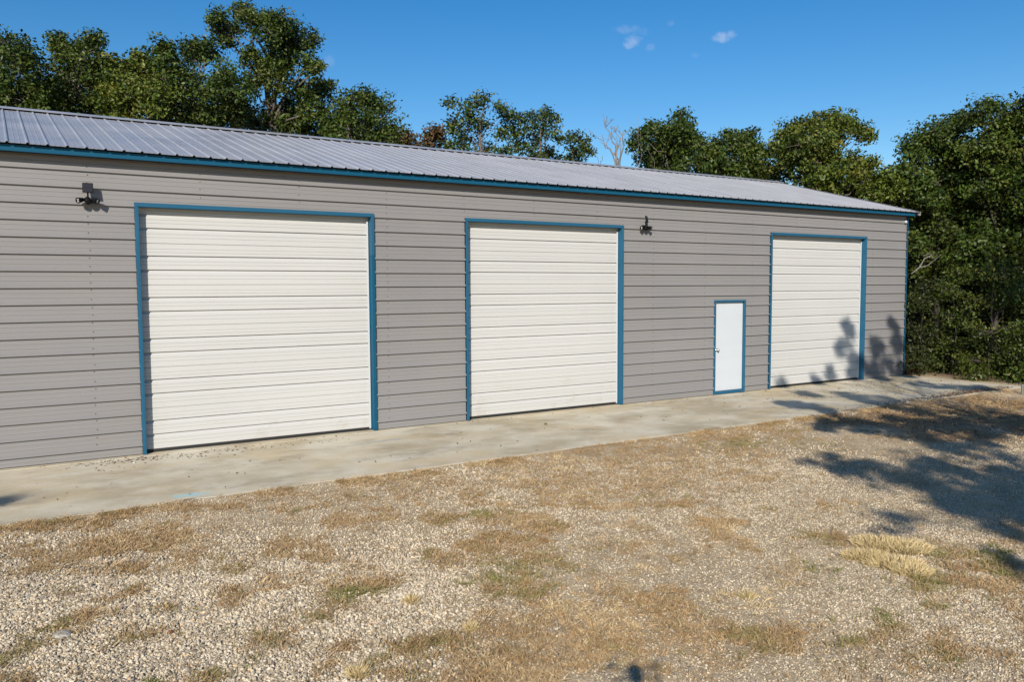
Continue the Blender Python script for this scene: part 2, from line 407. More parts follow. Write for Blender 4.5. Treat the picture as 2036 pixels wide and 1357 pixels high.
LB = [(*pblob(*q[:4]), q[4]) for q in LITPX]
def cover(P2):
    """-> turf amount, colour, litter amount at ground points (n,2)"""
    P2 = np.asarray(P2, float)
    wob = np.stack([fbm(P2*2.3, 31, 3), fbm(P2*2.3+50, 37, 3)], 1)-.5
    Q = P2 + wob*.55
    t = np.zeros(len(P2)); cs = np.full(len(P2), .58); best = np.zeros(len(P2))
    for c, a, b, colr, wgt in PB:
        d = Q-c; u = (d @ RTG)/a; v = (d @ FWG)/b
        g = wgt*np.exp(-(u*u+v*v)*.85)
        m = g > best; cs[m] = colr; best = np.maximum(best, g); t = t+g*.9
    n1 = fbm(P2*.55, 3, 4); n2 = fbm(P2*4.3, 5, 4, .62)
    base = np.clip((n1-.50)*2.2, 0, .5)
    far = np.clip((P2 @ FWG - (CAM[:2] @ FWG) - 8.0)/5, 0, 1)
    edge = np.exp(-np.clip(SLAB_Y-P2[:, 1], 0, 20)/.9)*np.clip((fbm(P2*1.5, 91, 3)-.36)*3.5, 0, 1)*.55
    t = np.clip(t + base*.6 + far*.18 + edge, 0, 1)
    t = np.clip(t*(.1+1.8*np.clip((n2-.28)*1.9, 0, 1))*1.15-.05, 0, 1)
    li = np.zeros(len(P2))
    for c, a, b, wgt in LB:
        d = Q-c; li = np.maximum(li, wgt*np.exp(-(((d @ RTG)/a)**4+((d @ FWG)/b)**4)))
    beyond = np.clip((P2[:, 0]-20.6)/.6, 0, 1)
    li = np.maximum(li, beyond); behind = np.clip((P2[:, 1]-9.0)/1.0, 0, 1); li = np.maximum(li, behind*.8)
    return t, cs, li
def gz(P2):
    P2 = np.asarray(P2, float)
    z = -.055 + .05*(fbm(P2*.33, 11, 3)-.5) + .035*(fbm(P2*1.6, 12, 3)-.5)
    near = np.exp(-np.clip(SLAB_Y-P2[:, 1], 0, 9)/.35)
    z = z*(1-near) + (-.010+.05*(fbm(P2*1.1, 19, 3)-.5))*near
    inside = (P2[:, 1] > SLAB_Y+.12) & (P2[:, 0] < SLAB_X1-.12) & (P2[:, 1] < 9.2)
    z = np.where(inside, -.12, z)
    return z
xs = np.unique(np.concatenate([[-1500, -400, -120, -50, -25, -12, -7], np.arange(-4, 1.99, .14), np.arange(-1.2, 12, .075), np.arange(12, 22.01, .12), np.arange(23, 40, 1.5), [50, 80, 150, 400, 1500]]).round(4))
ys = np.unique(np.concatenate([[-1500, -400, -120, -60, -35, -24, -18], np.arange(-15, -10.4, .3), np.arange(-10.4, -2.8, .075), np.arange(-2.8, 9.5, .5), np.arange(10, 40, 2.5), [50, 80, 150, 400, 1500]]).round(4))
GX, GY = np.meshgrid(xs, ys)
P2 = np.stack([GX.ravel(), GY.ravel()], 1)
tv, cv, lv = cover(P2)
V = np.column_stack([P2, gz(P2)])
nx, ny = len(xs), len(ys)
I = np.arange(nx*ny).reshape(ny, nx)
F = np.stack([I[:-1, :-1], I[:-1, 1:], I[1:, 1:], I[1:, :-1]], -1).reshape(-1, 4)
me = npmesh('ground', V, F, GROUND, True)
ca = me.color_attributes.new('cover', 'FLOAT_COLOR', 'POINT')
ca.data.foreach_set('color', np.column_stack([tv, lv, cv, np.ones(len(tv))]).astype(np.float32).ravel())
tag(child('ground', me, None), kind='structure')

# concrete apron and floor slab (rounded, slightly ragged outer edge)
mb = MB()
nseg = 240; X0 = -8.0
ex = np.linspace(X0, SLAB_X1, nseg+1)
ey = SLAB_Y + .035*(fbm(np.column_stack([ex*1.2, ex*0]), 61, 4)-.5) + .02*(fbm(np.column_stack([ex*9, ex*0]), 62, 2)-.5)
rows = []
for (dy, z) in ((.0, -.2), (.0, -.012), (.002, -.005), (.008, -.0005), (.5, 0.0)):
    rows.append([(float(x), float(y)+dy, z) for x, y in zip(ex, ey)])
rows.append([(float(x), -.172, 0.0) for x in ex]); rows.append([(float(x), -.168, -.014) for x in ex]); rows.append([(float(x), -.146, -.014) for x in ex])
rows.append([(float(x), -.140, 0.001) for x in ex]); rows.append([(float(x), 9.0, .002) for x in ex])
vv = [p_ for r_ in rows for p_ in r_]; k = nseg+1
ff = [(j*k+i, j*k+i+1, (j+1)*k+i+1, (j+1)*k+i) for j in range(len(rows)-1) for i in range(nseg)]
# end face on the right
nb = len(vv); last = [j*k+nseg for j in range(len(rows))]
vv.append((SLAB_X1, 9.0, -.2)); ff.append(tuple(last+[nb]))
mb.v = vv; mb.f = ff
tag(mb.build('concrete_apron', CONC), kind='structure')

# ------------------------------------------------------------------ the building
BX0, BX1, BD = -6.0, 20.24, 8.8
WTOP = 4.215
bld = tag(empty('metal_building', (BX0, 0, 0)),
          'long low grey metal workshop with blue trim and three ivory overhead doors', 'building')
PITCHZ = .2286; Z0 = .126
RIB = [(0, 0), (.005, -.032), (.022, -.032), (.046, -.0005), (.098, 0), (.1005, -.004), (.108, -.004), (.116, 0),
       (.162, 0), (.1645, -.004), (.172, -.004), (.180, 0), (.2286, 0)]
def prof_between(z0, z1):
    """siding profile (y,z) clipped to z0..z1"""
    k0 = math.floor((z0-Z0)/PITCHZ)-1; pts = []
    for kk in range(k0, k0+4):
        for (dz, y) in RIB[:-1]: pts.append((Z0+kk*PITCHZ+dz, y))
    zs = np.array([q[0] for q in pts]); yy = np.array([q[1] for q in pts])
    inner = [(z, y) for z, y in pts if z0+1e-5 < z < z1-1e-5]
    full = [(z0, float(np.interp(z0, zs, yy)))] + inner + [(z1, float(np.interp(z1, zs, yy)))]
    return [(y, z) for z, y in full]
DOORS = [(1.632, 5.249), (6.973, 10.584), (14.943, 18.504)]
HEAD = 3.62; WD = (13.174, 14.142); WHEAD = 2.088
seg_low = [(BX0, 1.632), (5.249, 6.973), (10.584, 13.174), (14.142, 14.943), (18.504, BX1)]
seg_mid = [(BX0, 1.632), (5.249, 6.973), (10.584, 14.943), (18.504, BX1)]
cuts = [0.012] + [Z0+PITCHZ*i for i in range(0, 19) if Z0+PITCHZ*i < WTOP-.01] + [WTOP]
for za, zb in zip(cuts[:-1], cuts[1:]):
    bounds = [za] + [h for h in (WHEAD, HEAD) if za < h < zb] + [zb]
    for z0, z1 in zip(bounds[:-1], bounds[1:]):
        segs = seg_low if z1 <= WHEAD+1e-6 else seg_mid if z1 <= HEAD+1e-6 else [(BX0, BX1)]
        for (x0, x1) in segs:
            MB().extrude_x(prof_between(z0, z1), x0, x1).build('siding_strip', WALL, bld)
# other walls (plain, ribbed sheets out of sight) and inner lining that keeps daylight out
RY, RZ = 4.40, 5.575; EY, EZ = -.245, 4.298
prof = [(Z0+i*PITCHZ+dz, y) for i in range(-1, 26) for dz, y in RIB[:-1]]
def gable(name, X, sgn):
    v = []; f = []
    for (z, y) in prof:
        if z < .012 or z > 5.5: continue
        half = 4.4 if z < 4.25 else 4.4*(5.6-z)/(5.6-4.25)
        v.append((X-sgn*y, 4.4-half+.001, z)); v.append((X-sgn*y, 4.4+half-.001, z))
    for i in range(len(v)//2-1): f.append((2*i, 2*i+1, 2*i+3, 2*i+2))
    m = MB(); m.v = v; m.f = f; m.build(name, WALL, bld)
gable('gable_wall', BX1-.002, 1); gable('gable_wall', BX0+.002, -1)
MB().box((BX0+.01, BD-.02, .012), (BX1-.01, BD, WTOP)).build('rear_wall', WALL, bld)
ln_ = MB()
for (x0, x1) in seg_low: ln_.box((x0+.002, .012, .013), (x1-.002, .03, WHEAD))
for (x0, x1) in seg_mid: ln_.box((x0+.002, .012, WHEAD+.001), (x1-.002, .03, HEAD))
ln_.box((BX0+.02, .012, HEAD+.001), (BX1-.02, .03, WTOP-.002))
ln_.build('wall_lining', DARK, bld)
# exposed fasteners: one column every 1.48 m
sc_ = MB()
for i in range(-4, 13):
    X = 1.05+1.48*i
    for j in range(0, 19):
        for dz in (.072, .195):
            z = Z0+PITCHZ*j+dz-PITCHZ*.0
            if z > WTOP-.08: continue
            if any(a-.09 < X < b+.09 for a, b in DOORS) and z < HEAD+.05: continue
            if WD[0]-.08 < X < WD[1]+.08 and z < WHEAD+.05: continue
            xx = X+R.uniform(-.008, .008); zz_ = z+R.uniform(-.012, .012)
            sc_.tube([(xx, -.0005, zz_), (xx, -.004, zz_), (xx, -.0085, zz_)], [.0085, .0085, .005], 6)
sc_.build('screws', STEEL, bld)['kind'] = 'stuff'
# corner trim, base of wall
MB().box((BX1-.022, -.040, .008), (BX1+.004, -.0335, WTOP-.01)).box((BX1+.0045, -.040, .008), (BX1+.014, .055, WTOP-.01)).build('corner_trim', BLUE2, bld, bevel=.002)
# eave: soffit, fascia (blue), roof
MB().box((BX0-.1, -.168, 4.207), (BX1+.07, .006, 4.2135)).build('soffit', DARK, bld)
MB().box((BX0-.1, -.178, 4.205), (BX1+.075, -.169, 4.286)).box((BX0-.1, -.19, 4.199), (BX1+.075, -.169, 4.2045)).build('eave_trim', BLUE2, bld, bevel=.0015)
# roof strips: profile across x, swept up the slope
ux = np.array([0, RY-EY, RZ-EZ]); SLEN = np.linalg.norm(ux); ux = ux/SLEN; un = np.array([0, -ux[2], ux[1]])
PW = .2286
RP = [(0, 0), (.014, .0195), (.030, .0195), (.044, 0), (.098, 0), (.102, .003), (.110, .003), (.114, 0), (.160, 0), (.164, .003), (.172, .003), (.176, 0), (PW, 0)]
def strip_mesh(flip):
    v = []; f = []
    rows_ = (0.0, .45*SLEN, SLEN-.015)
    for s in rows_:
        for (x, h) in RP: v.append((x, s*ux[1] - h*ux[2]*1.0, s*ux[2] + h*ux[1]))
    kx = len(RP)
    for a in range(len(rows_)-1):
        for i in range(kx-1): f.append((a*kx+i, a*kx+i+1, (a+1)*kx+i+1, (a+1)*kx+i))
    # sheet edge thickness at the eave
    nb = len(v)
    for (x, h) in RP: v.append((x, .0012 - h*ux[2], h*ux[1]-.0035))
    for i in range(kx-1): f.append((nb+i, nb+i+1, i+1, i))
    m = MB(); m.v = v; m.f = f
    me = m.mesh('roof_panel', ROOF)
    return me
SM = strip_mesh(False)
RX0, RX1 = -6.1, 20.335
npan = int((RX1-RX0)/PW)
inv = world_of(bld).inverted()
offs = .1296-.022 - math.floor((.1296-RX0)/PW)*PW
for i in range(npan+1):
    X = offs + i*PW
    if X+PW > RX1+.16: break
    for side in (0, 1):
        o = bpy.data.objects.new('roof_panel', SM); COL.objects.link(o); o.parent = bld; o.matrix_parent_inverse = inv
        if side == 0: o.location = (X, EY, EZ + .0008*math.sin(i*2.1))
        else: o.location = (X+PW, 2*RY-EY, EZ); o.rotation_euler = (0, 0, math.pi)
    XE = X+PW
# closure strip below the ribs, its dark colour painting in the shadow gap
MB().box((BX0-.1, -.150, 4.275), (BX1+.06, -.10, 4.318)).build('eave_closure', DARK, bld)
# ridge cap: folded sheet sitting on the ribs
cap = MB()
capo = .030
pts = [(RY-.20, RZ-.20*ux[2]/ux[1]+.004+capo), (RY-.185, RZ-.185*ux[2]/ux[1]+.012+capo), (RY, RZ+.022+capo), (RY+.185, RZ-.185*ux[2]/ux[1]+.012+capo), (RY+.20, RZ-.20*ux[2]/ux[1]+.004+capo)]
cap.extrude_x([(y, z) for y, z in pts], RX0, XE+.01); cap.build('ridge_cap', ROOF, bld)
# rake trim on the right end
rk = MB()
for sgn in (1, -1):
    a = np.array([XE+.006, EY if sgn > 0 else 2*RY-EY, EZ-.03]); b = np.array([XE+.006, RY, RZ-.03])
    for off, hw in (((0, 0, 0), .0),):
        d = b-a
        n0 = len(rk.v)
        for q in (a, b):
            for (dx, dz) in ((0, .052), (0, -.05), (-.004, -.05), (-.004, .048), (-.06, .052), (-.06, .056)):
                rk.v.append((q[0]+dx, q[1], q[2]+dz))
        for i in range(6): rk.f.append((n0+i, n0+(i+1) % 6, n0+6+(i+1) % 6, n0+6+i))
rk.build('rake_trim', ROOF, bld)
MB().box((RX0+.02, EY+.07, 4.2165), (XE-.02, .012, 4.2185)).build('eave_filler', DARK, bld)
# roof fasteners
rs = MB()
for i in range(int((5-RX0)/PW) + 30):
    X = offs+i*PW+.075
    for s in (.12, .95, 1.8, 2.7, 3.6, 4.5):
        b = np.array([X+R.uniform(-.01, .01), EY, EZ]) + ux*(s+R.uniform(-.02, .02))
        rs.tube([b, b+un*.004, b+un*.0075], [.0085, .0085, .004], 5)
rs.build('screws', mat('zinc_screw', (.55, .55, .56), .35, .6), bld)['kind'] = 'stuff'

# overhead doors: six 24-inch sections each
SECP = [(0, .004), (.004, 0), (.078, 0), (.078+.003, .0042), (.078+.006, .0042), (.078+.0065, 0), (.131, 0), (.131+.003, .0042), (.131+.006, .0042), (.131+.0065, 0), (.172, 0), (.208, .026), (.219, .027), (.2225, 0), (.285, 0), (.285+.003, .0042), (.285+.006, .0042), (.285+.0065, 0), (.335, 0), (.335+.003, .0042), (.335+.006, .0042), (.335+.0065, 0), (.374, 0), (.410, .026), (.421, .027), (.4245, 0), (.466, 0), (.466+.003, .0042), (.466+.006, .0042), (.466+.0065, 0), (.516, 0), (.516+.003, .0042), (.516+.006, .0042), (.516+.0065, 0), (.590, 0), (.596, .009), (.6005, .010)]
DY = .085
def trimbox(a, b, name, m, parent): return MB().box(a, b).build(name, m, parent, bevel=.002)
for di, (x0, x1) in enumerate(DOORS):
    ix0, ix1 = x0+.058, x1-.058
    dr = empty('overhead_door', (x0, DY, 0)); dr.parent = bld; dr.matrix_parent_inverse = inv
    dr['label'] = ['wide ivory overhead door nearest the left edge', 'ivory overhead door in the middle', 'ivory overhead door near the far corner'][di]
    for s in range(6):
        zb = .050 + .6015*s
        pf = [(DY+y, zb+z) for z, y in SECP]
        MB().extrude_x(pf, ix0-.02, ix1+.02).build('door_section', IVORY, dr)
    MB().box((ix0-.02, DY-.004, .012), (ix1+.02, DY+.03, .049)).build('bottom_seal', RUBBER, dr)
    MB().box((ix1-.034, DY-.022, .03), (ix1-.008, DY-.006, HEAD-.12)).build('weather_strip', WHITEP, dr)
    # blue trim round the opening: face flange + return
    tl = MB().box((x0, -.046, .004), (ix0-.018, -.0345, HEAD)).box((ix0-.0175, -.046, .004), (ix0-.006, .080, HEAD-.059))
    tl.build('door_trim', BLUE, bld, bevel=.0025)
    for (a, b, mt) in (((.004, 2.93, BLUE2), (2.932, HEAD, BLUE)) if di == 0 else ((.004, HEAD, BLUE),)):
        e = .0015 if b < HEAD else 0
        MB().box((ix1+.018, -.046-e, a), (x1, -.0345, b)).box((ix1+.006, -.046-e, a), (ix1+.0175, .080, min(b, HEAD-.059))).build('door_trim', mt, bld, bevel=.0025)
    MB().box((x0+.001, -.0505, HEAD-.053), (x1-.001, -.0478, HEAD+.002)).box((ix0-.006, -.0475, HEAD-.0585), (ix1+.006, .080, HEAD-.0475)).build('door_trim', BLUE, bld, bevel=.0012)
    MB().box((x0+.02, DY+.06, .01), (x1-.02, DY+.1, HEAD+.06)).build('door_backing', DARK, bld)

# walk door
x0, x1 = WD
wd = empty('entry_door', (x0, 0, 0)); wd.parent = bld; wd.matrix_parent_inverse = inv; wd['label'] = 'plain white walk-in door with blue frame'
MB().box((x0+.036, .018, .075), (x1-.04, .06, WHEAD-.05)).build('door_leaf', WHITEP, wd, bevel=.003)
fr = MB().box((x0, -.042, .01), (x0+.030, .07, WHEAD)).box((x1-.034, -.042, .01), (x1, .07, WHEAD)).box((x0+.0305, -.042, WHEAD-.045), (x1-.0345, .07, WHEAD))
fr.build('door_frame', BLUE, wd, bevel=.003)
MB().box((x0+.0305, -.048, .012), (x1-.0345, .07, .070)).build('threshold', BLUE, wd, bevel=.004)
MB().box((x0-.02, .075, .01), (x1+.02, .1, WHEAD+.03)).build('door_backing', DARK, wd)
kn = MB(); kc = np.array([x0+.118, .018, .985])
kn.tube([kc, kc+[0, -.006, 0], kc+[0, -.010, 0]], [.034, .034, .016], 16)
kn.tube([kc+[0, -.010, 0], kc+[0, -.034, 0], kc+[0, -.042, 0], kc+[0, -.062, 0], kc+[0, -.070, 0]], [.012, .014, .027, .028, .015], 16)
kn.build('door_knob', CHROME, wd, smooth=True)

# ------------------------------------------------------------------ solar flood lights
def flood(loc, label, yaw, pan_yaw):
    t = tag(empty('solar_flood_light', loc), label, 'flood light', 'solar flood lights on the front wall')
    x, y, z = loc
    b = MB(); b.tube([(x, -.003, z-.01), (x, -.03, z-.01), (x, -.055, z-.01)], [.045, .045, .034], 14); b.box((x-.02, -.075, z-.035), (x+.02, -.05, z+.03))
    b.build('wall_mount', BLACKP, t, bevel=.003)
    s = MB(); s.tube([(x, -.075, z-.03), (x, -.10, z-.035), (x, -.135, z-.045), (x, -.14, z-.046)], [.03, .042, .040, .028], 14); s.build('motion_sensor', BLACKP, t, smooth=True)
    MB().tube([(x-.003, -.10, z-.005), (x, -.11, z+.04), (x, -.12, z+.09)], .011, 8).build('bracket', BLACKP, t)
    # solar panel, tilted up to the sky
    nrm = np.array([math.sin(pan_yaw), -math.cos(pan_yaw)*.95, .18]); nrm /= np.linalg.norm(nrm)
    axx = np.array([math.cos(pan_yaw), math.sin(pan_yaw), 0]); axz = np.cross(axx, nrm)
    if axz[2] < 0: axz = -axz
    c = np.array([x, -.135, z+.145])
    pn = MB().obox(c, axx*.066, axz*.068, nrm*.008).build('solar_panel', BLACKP, t, bevel=.004)
    cel = MB()
    for i in range(3):
        for j in range(2):
            cc = c + axx*(-.038+.038*i) + axz*(-.029+.058*j) + nrm*.0088
            cel.obox(cc, axx*.0182, axz*.0278, nrm*.0006)
    cel.build('solar_cell', SOLAR, pn)
    for sgn, ang in ((-1, -.75+yaw), (1, .75+yaw)):
        d = np.array([math.sin(ang), -math.cos(ang), -.22]); d /= np.linalg.norm(d)
        a = np.array([x+sgn*.052, -.085, z-.012])
        MB().tube([(x+sgn*.02, -.08, z-.012), a], .012, 8).build('pivot_arm', BLACKP, t)
        h = MB().tube([a, a+d*.01, a+d*.055, a+d*.095, a+d*.102, a+d*.096], [.018, .024, .034, .040, .040, .034], 16, cap=True).build('lamp_head', BLACKP, t, smooth=False)
        le = MB(); u1 = np.cross(d, [0, 0, 1]); u1 /= np.linalg.norm(u1); u2 = np.cross(d, u1)
        for kq in range(7):
            oo = (0 if kq == 6 else .019)*(math.cos(kq*math.pi/3)*u1 + math.sin(kq*math.pi/3)*u2)
            le.tube([a+d*.096+oo, a+d*.0985+oo, a+d*.100+oo], [.0088, .0088, .004], 8)
        le.build('lamp_lens', LEDL, h)
    return t
flood((1.045, 0, 3.635), 'black solar flood light with upright panel, left of the first door', -.1, -.12)
flood((11.10, 0, 3.61), 'black solar flood light with slanted panel, right of the middle door', -.25, .55)
# little white sensor under the eave at the far corner
t = tag(empty('corner_sensor', (20.12, -.02, 4.05)), 'tiny white round sensor under the eave at the far corner', 'sensor')
MB().tube([(20.12, -.001, 4.06), (20.12, -.02, 4.06)], .018, 10).build('base', WHITEP, t)
MB().tube([(20.12, -.02, 4.06), (20.12, -.04, 4.055), (20.12, -.065, 4.05), (20.12, -.08, 4.047)], [.014, .036, .036, .016], 12).build('dome', WHITEP, t, smooth=True)

# ------------------------------------------------------------------ trees
def leaves_mesh(name, C, D, ll, lw, m, rng, altp=.12, bright=None, alt=None):
    """C centres (n,3), D preferred normal dirs (n,3)"""
    n_ = len(C)
    nr = rng.normal(size=(n_, 3))*.75 + D; nr /= np.linalg.norm(nr, axis=1)[:, None]
    a = rng.normal(size=(n_, 3)); a -= nr*(a*nr).sum(1)[:, None]; a /= np.linalg.norm(a, axis=1)[:, None]
    b = np.cross(nr, a)
    s = rng.uniform(.5, 1.35, n_)[:, None]
    la = a*ll*.5*s; lb = b*lw*.5*s; fo = nr*(ll*.10)*s
    V = np.stack([C-la, C+lb*.9+fo+la*.15, C+la, C-lb*.9+fo+la*.15], 1).reshape(-1, 3)
    k = np.arange(n_)[:, None]*4
    F = np.concatenate([k+[0, 1, 2], k+[0, 2, 3]], 1).reshape(-1, 3)
    me = npmesh(name, V, F, m)
    t0 = np.clip(rng.beta(2, 2, n_) + (0 if bright is None else bright), 0, 1)
    t1 = np.where(rng.rand(n_) < altp*.5, rng.uniform(.3, 1, n_), 0)
    if alt is not None: t1 = np.maximum(t1, alt*rng.uniform(.4, 1, n_))
    colr = np.repeat(np.column_stack([t0, t1, rng.rand(n_), np.ones(n_)]), 4, axis=0)
    ca = me.color_attributes.new('tint', 'FLOAT_COLOR', 'POINT')
    ca.data.foreach_set('color', colr.astype(np.float32).ravel())
    return me
def bent(a, b, rng, k=5, sag=.12):
    a = np.array(a, float); b = np.array(b, float); L_ = np.linalg.norm(b-a)
    j = rng.normal(size=(k, 3))*sag*L_*.35; j[0] = 0; j[-1] = 0
    t = np.linspace(0, 1, k)[:, None]
    arch = np.array([0, 0, 1.0])*(np.sin(t*math.pi)*L_*.06)
    return a+(b-a)*t+j*np.sin(t*math.pi)+arch
def tree(name, label, cat, base, lobes, m, seed, leaf=(.118, .074), dens=1.6, trunk_r=.16, gap=.34, altp=.12, group=None, bark=None, per=28, spread=.145, trunk_top=None, squash=.9, twig=.5, gapf=1.4):
    """lobes: [(centre xyz, radius)]"""
    rng = np.random.RandomState(seed); bark = bark or BARK
    base = np.array([base[0], base[1], base[2] if len(base) > 2 else -.12])
    t = tag(empty(name, base), label, cat, group)
    L_ = [(np.array(c, float), r) for c, r in lobes]
    cm = np.mean([c for c, r in L_], 0)
    zl = min(c[2] for c, r in L_); zt = max(c[2] for c, r in L_)
    top = np.array(trunk_top) if trunk_top is not None else np.array([cm[0]*.7+base[0]*.3, cm[1]*.7+base[1]*.3, zl+(zt-zl)*.62])
    path = bent(base, top, rng, 8, .05)
    tr = MB(); H = len(path); rad = [trunk_r*(1-.75*i/(H-1)) * (1.35 if i == 0 else 1) for i in range(H)]
    tr.tube(path, rad, 9); tr.build('trunk', bark, t, smooth=True)
    br = MB(); CC = []; DD = []; BR = []; AL = []
    for (c, r) in L_:
        # limb from the trunk
        zt_ = np.clip((c[2]-r*.8-base[2])/(top[2]-base[2]) - .12*rng.rand() - .1, .18, 1)
        ii = zt_*(H-1); i0 = int(min(ii, H-2)); st = path[i0]+(path[i0+1]-path[i0])*(ii-i0)
        lr = max(.012 if trunk_r > .04 else .006, trunk_r*.30*min(1, r/.6))
        br.tube(bent(st, c, rng, 6, .16), [lr*(1-.13*q) for q in range(6)], 6, cap=False)
        ns = max(5, int(46*dens*r*r + 7*dens))
        d = rng.normal(size=(ns, 3)); d /= np.linalg.norm(d, axis=1)[:, None]
        rad_ = r*(.30+.66*rng.rand(ns)**.5)
        rad_ *= .50+1.0*vnoise(d*2.4+c, seed)       # lumpy outline
        sp = c + d*rad_[:, None]*np.array([1, 1, squash])
        keep = vnoise(sp*gapf+seed*3.1, seed+5) > gap
        sp = sp[keep]; d = d[keep]
        for q in range(len(sp)):
            if rng.rand() < twig:
                br.tube(bent(c+(sp[q]-c)*.15*rng.rand(), sp[q], rng, 4, .2), [.013, .010, .008, .004], 4, cap=False)
        kk = per
        e = sp[:, None, :] + np.clip(rng.normal(size=(len(sp), kk, 3)), -1.5, 1.5)*np.array([spread, spread, spread*.72])
        dd = d[:, None, :]*.5 + np.array([0, 0, .75]) + np.zeros((1, kk, 1))
        CC.append(e.reshape(-1, 3)); DD.append(dd.reshape(-1, 3)); BR.append(np.repeat(rng.normal(size=len(sp))*.2 + rng.normal()*.10, kk)); AL.append(np.repeat(np.where(rng.rand(len(sp)) < altp*.8, .75, 0)+np.clip(rng.normal()*.13, 0, .4), kk))
    br.build('branches', bark, t, smooth=True)
    C = np.concatenate(CC); D = np.concatenate(DD)
    child('crown', leaves_mesh(name+'_crown', C, D, leaf[0], leaf[1], m, rng, altp, np.concatenate(BR), np.concatenate(AL)), t)
    return t
def PXL(lst, depth, seed, dd=.9, fill=True, fs=.85, back=1.5):
    """lobes measured as (px, py, radius px); each gets its own distance, with a second lobe behind for body"""
    rng = np.random.RandomState(seed); out = []
    for (x, y, r) in lst:
        d = depth + rng.uniform(-dd, dd)
        rm = r*d/FPX
        out.append((at(x, y, d), rm*1.06))
        if fill and r > 17:
            d2 = d+back*rng.uniform(.6, 1.2); out.append((at(x+rng.uniform(-.3, .3)*r, y+r*.35, d2), rm*fs))
    return out
OAKS = 'oaks behind the metal building'
def oak(px, depth, lst, label, m, seed, **kw):
    b = at(px, 600, depth)
    fkw = {k: kw.pop(k) for k in ('dd', 'fill', 'fs', 'back') if k in kw}
    return tree('oak_tree', label, 'tree', (b[0], b[1]), PXL(lst, depth, seed, **fkw), m, seed, group=OAKS, **kw)
oak(10, 23.5, [(5,85,38),(42,112,34),(-45,130,60),(22,165,55),(48,200,45),(-30,215,60),(55,160,30),(10,225,45),(70,225,30)], 'dense oak cut off by the left edge of the photo', LEAF, 101, gap=.28)
oak(145, 25, [(125,95,22),(118,80,13),(175,85,22),(187,78,16),(150,125,46),(112,150,38),(190,140,38),(145,190,58),(95,205,45),(195,205,45),(205,125,20),(140,240,50)], 'twin-topped dark oak second from the left edge', LEAF, 102, gap=.28)
oak(262, 24, [(240,135,28),(275,122,24),(300,155,40),(262,180,48),(225,220,42),(320,200,42),(270,240,50),(225,175,28)], 'low round olive oak between the dark twin-topped oak and the taller ones', LEAFB, 103, gap=.27)
oak(392, 24.5, [(325,98,20),(332,125,34),(385,95,26),(420,100,28),(370,150,46),(440,148,42),(400,205,52),(455,215,50),(340,215,48),(475,190,34),(400,250,50),(330,170,40)], 'broad bushy oak directly left of the tallest oak', LEAF, 104, gap=.28)
oak(517, 27, [(432,33,15),(436,52,20),(482,22,20),(497,42,25),(521,38,20),(552,44,26),(570,58,25),(535,64,25),(577,82,32),(614,82,18),(588,102,32),(495,104,15),(557,111,26),(613,128,26),(580,137,28),(634,141,26),(643,161,20),(602,164,28),(634,186,22),(612,192,17),
    (513,133,26),(540,141,25),(506,164,22),(557,166,24),(453,78,12),(464,55,13),(580,212,23),(616,222,23),(641,222,13),(546,235,32),(517,245,32),(580,245,30),(480,235,30),(640,262,30),(600,262,34)],
    'tallest open-crowned oak showing forked limbs against the sky', LEAF, 105, gap=.22, fill=False, dd=1.3, trunk_r=.24, trunk_top=at(530,110,27), twig=.6, dens=1.9)
oak(735, 26, [(700,200,20),(728,193,20),(688,222,28),(745,212,28),(772,212,20),(786,213,12),(720,243,34),(760,252,34),(780,272,28),(692,258,30),(658,250,20),(740,282,32),(670,285,28)], 'rounded green oak right of the tallest oak', LEAF, 106, gap=.29)
oak(838, 27, [(808,270,17),(832,280,16),(858,272,18),(868,262,9),(860,290,22),(825,298,22),(795,285,20)], 'small rusty-tipped sapling crown above the roof ridge, left of the airy oak', LEAFR, 107, gap=.32, altp=.3, fill=False, trunk_r=.07)
oak(950, 27, [(894,203,9),(888,222,9),(905,246,13),(927,221,14),(947,206,17),(966,190,14),(971,211,17),(932,243,17),(956,248,17),(996,214,9),(1010,226,13),(1015,243,15),(1030,233,8),(1025,265,13),(996,265,12),(917,273,17),(897,256,11),(920,292,17),(951,283,15),(969,300,15),(897,292,10),(1005,304,13),(940,310,20),(985,315,16)],
    'airy oak with sky showing through, its top over the roof centre', LEAF, 108, gap=.30, fill=False, trunk_r=.13, per=15, spread=.15, twig=.8)
oak(1078, 28, [(1052,233,10),(1050,256,11),(1087,223,9),(1079,238,13),(1106,238,8),(1074,256,15),(1104,260,13),(1060,278,17),(1089,278,15),(1111,280,9),(1050,297,17),(1064,309,16),(1032,288,10),(1085,305,12)],
    'thin airy oak with two small tops right of the larger airy oak', LEAF, 109, gap=.30, fill=False, trunk_r=.11, per=15, spread=.15, twig=.8)
oak(1140, 28, [(1131,274,8),(1153,279,14),(1143,300,15),(1163,292,11),(1171,302,6),(1094,304,9),(1106,319,11),(1131,313,15),(1152,321,14)], 'smallest sapling top just left of the bare dead trees', LEAF, 110, gap=.28, fill=False, trunk_r=.07, per=14, spread=.13, twig=.8)
oak(1345, 27, [(1352,234,13),(1356,254,22),(1296,254,17),(1276,270,16),(1264,286,12),(1328,266,23),(1376,270,22),(1306,291,32),(1353,291,36),(1394,291,28),(1290,322,30),(1331,326,34),(1369,330,38),(1410,325,28)], 'pointed green oak just right of the bare dead trees', LEAF, 111, gap=.28)
oak(1470, 28, [(1447,270,11),(1472,273,14),(1494,270,14),(1463,288,20),(1494,291,19),(1428,292,20),(1420,320,30),(1463,322,34),(1501,326,30),(1526,302,15),(1526,342,30),(1480,345,34),(1440,345,30)], 'flat-topped oak between the pointed oak and the bright round one', LEAF, 112, gap=.28)
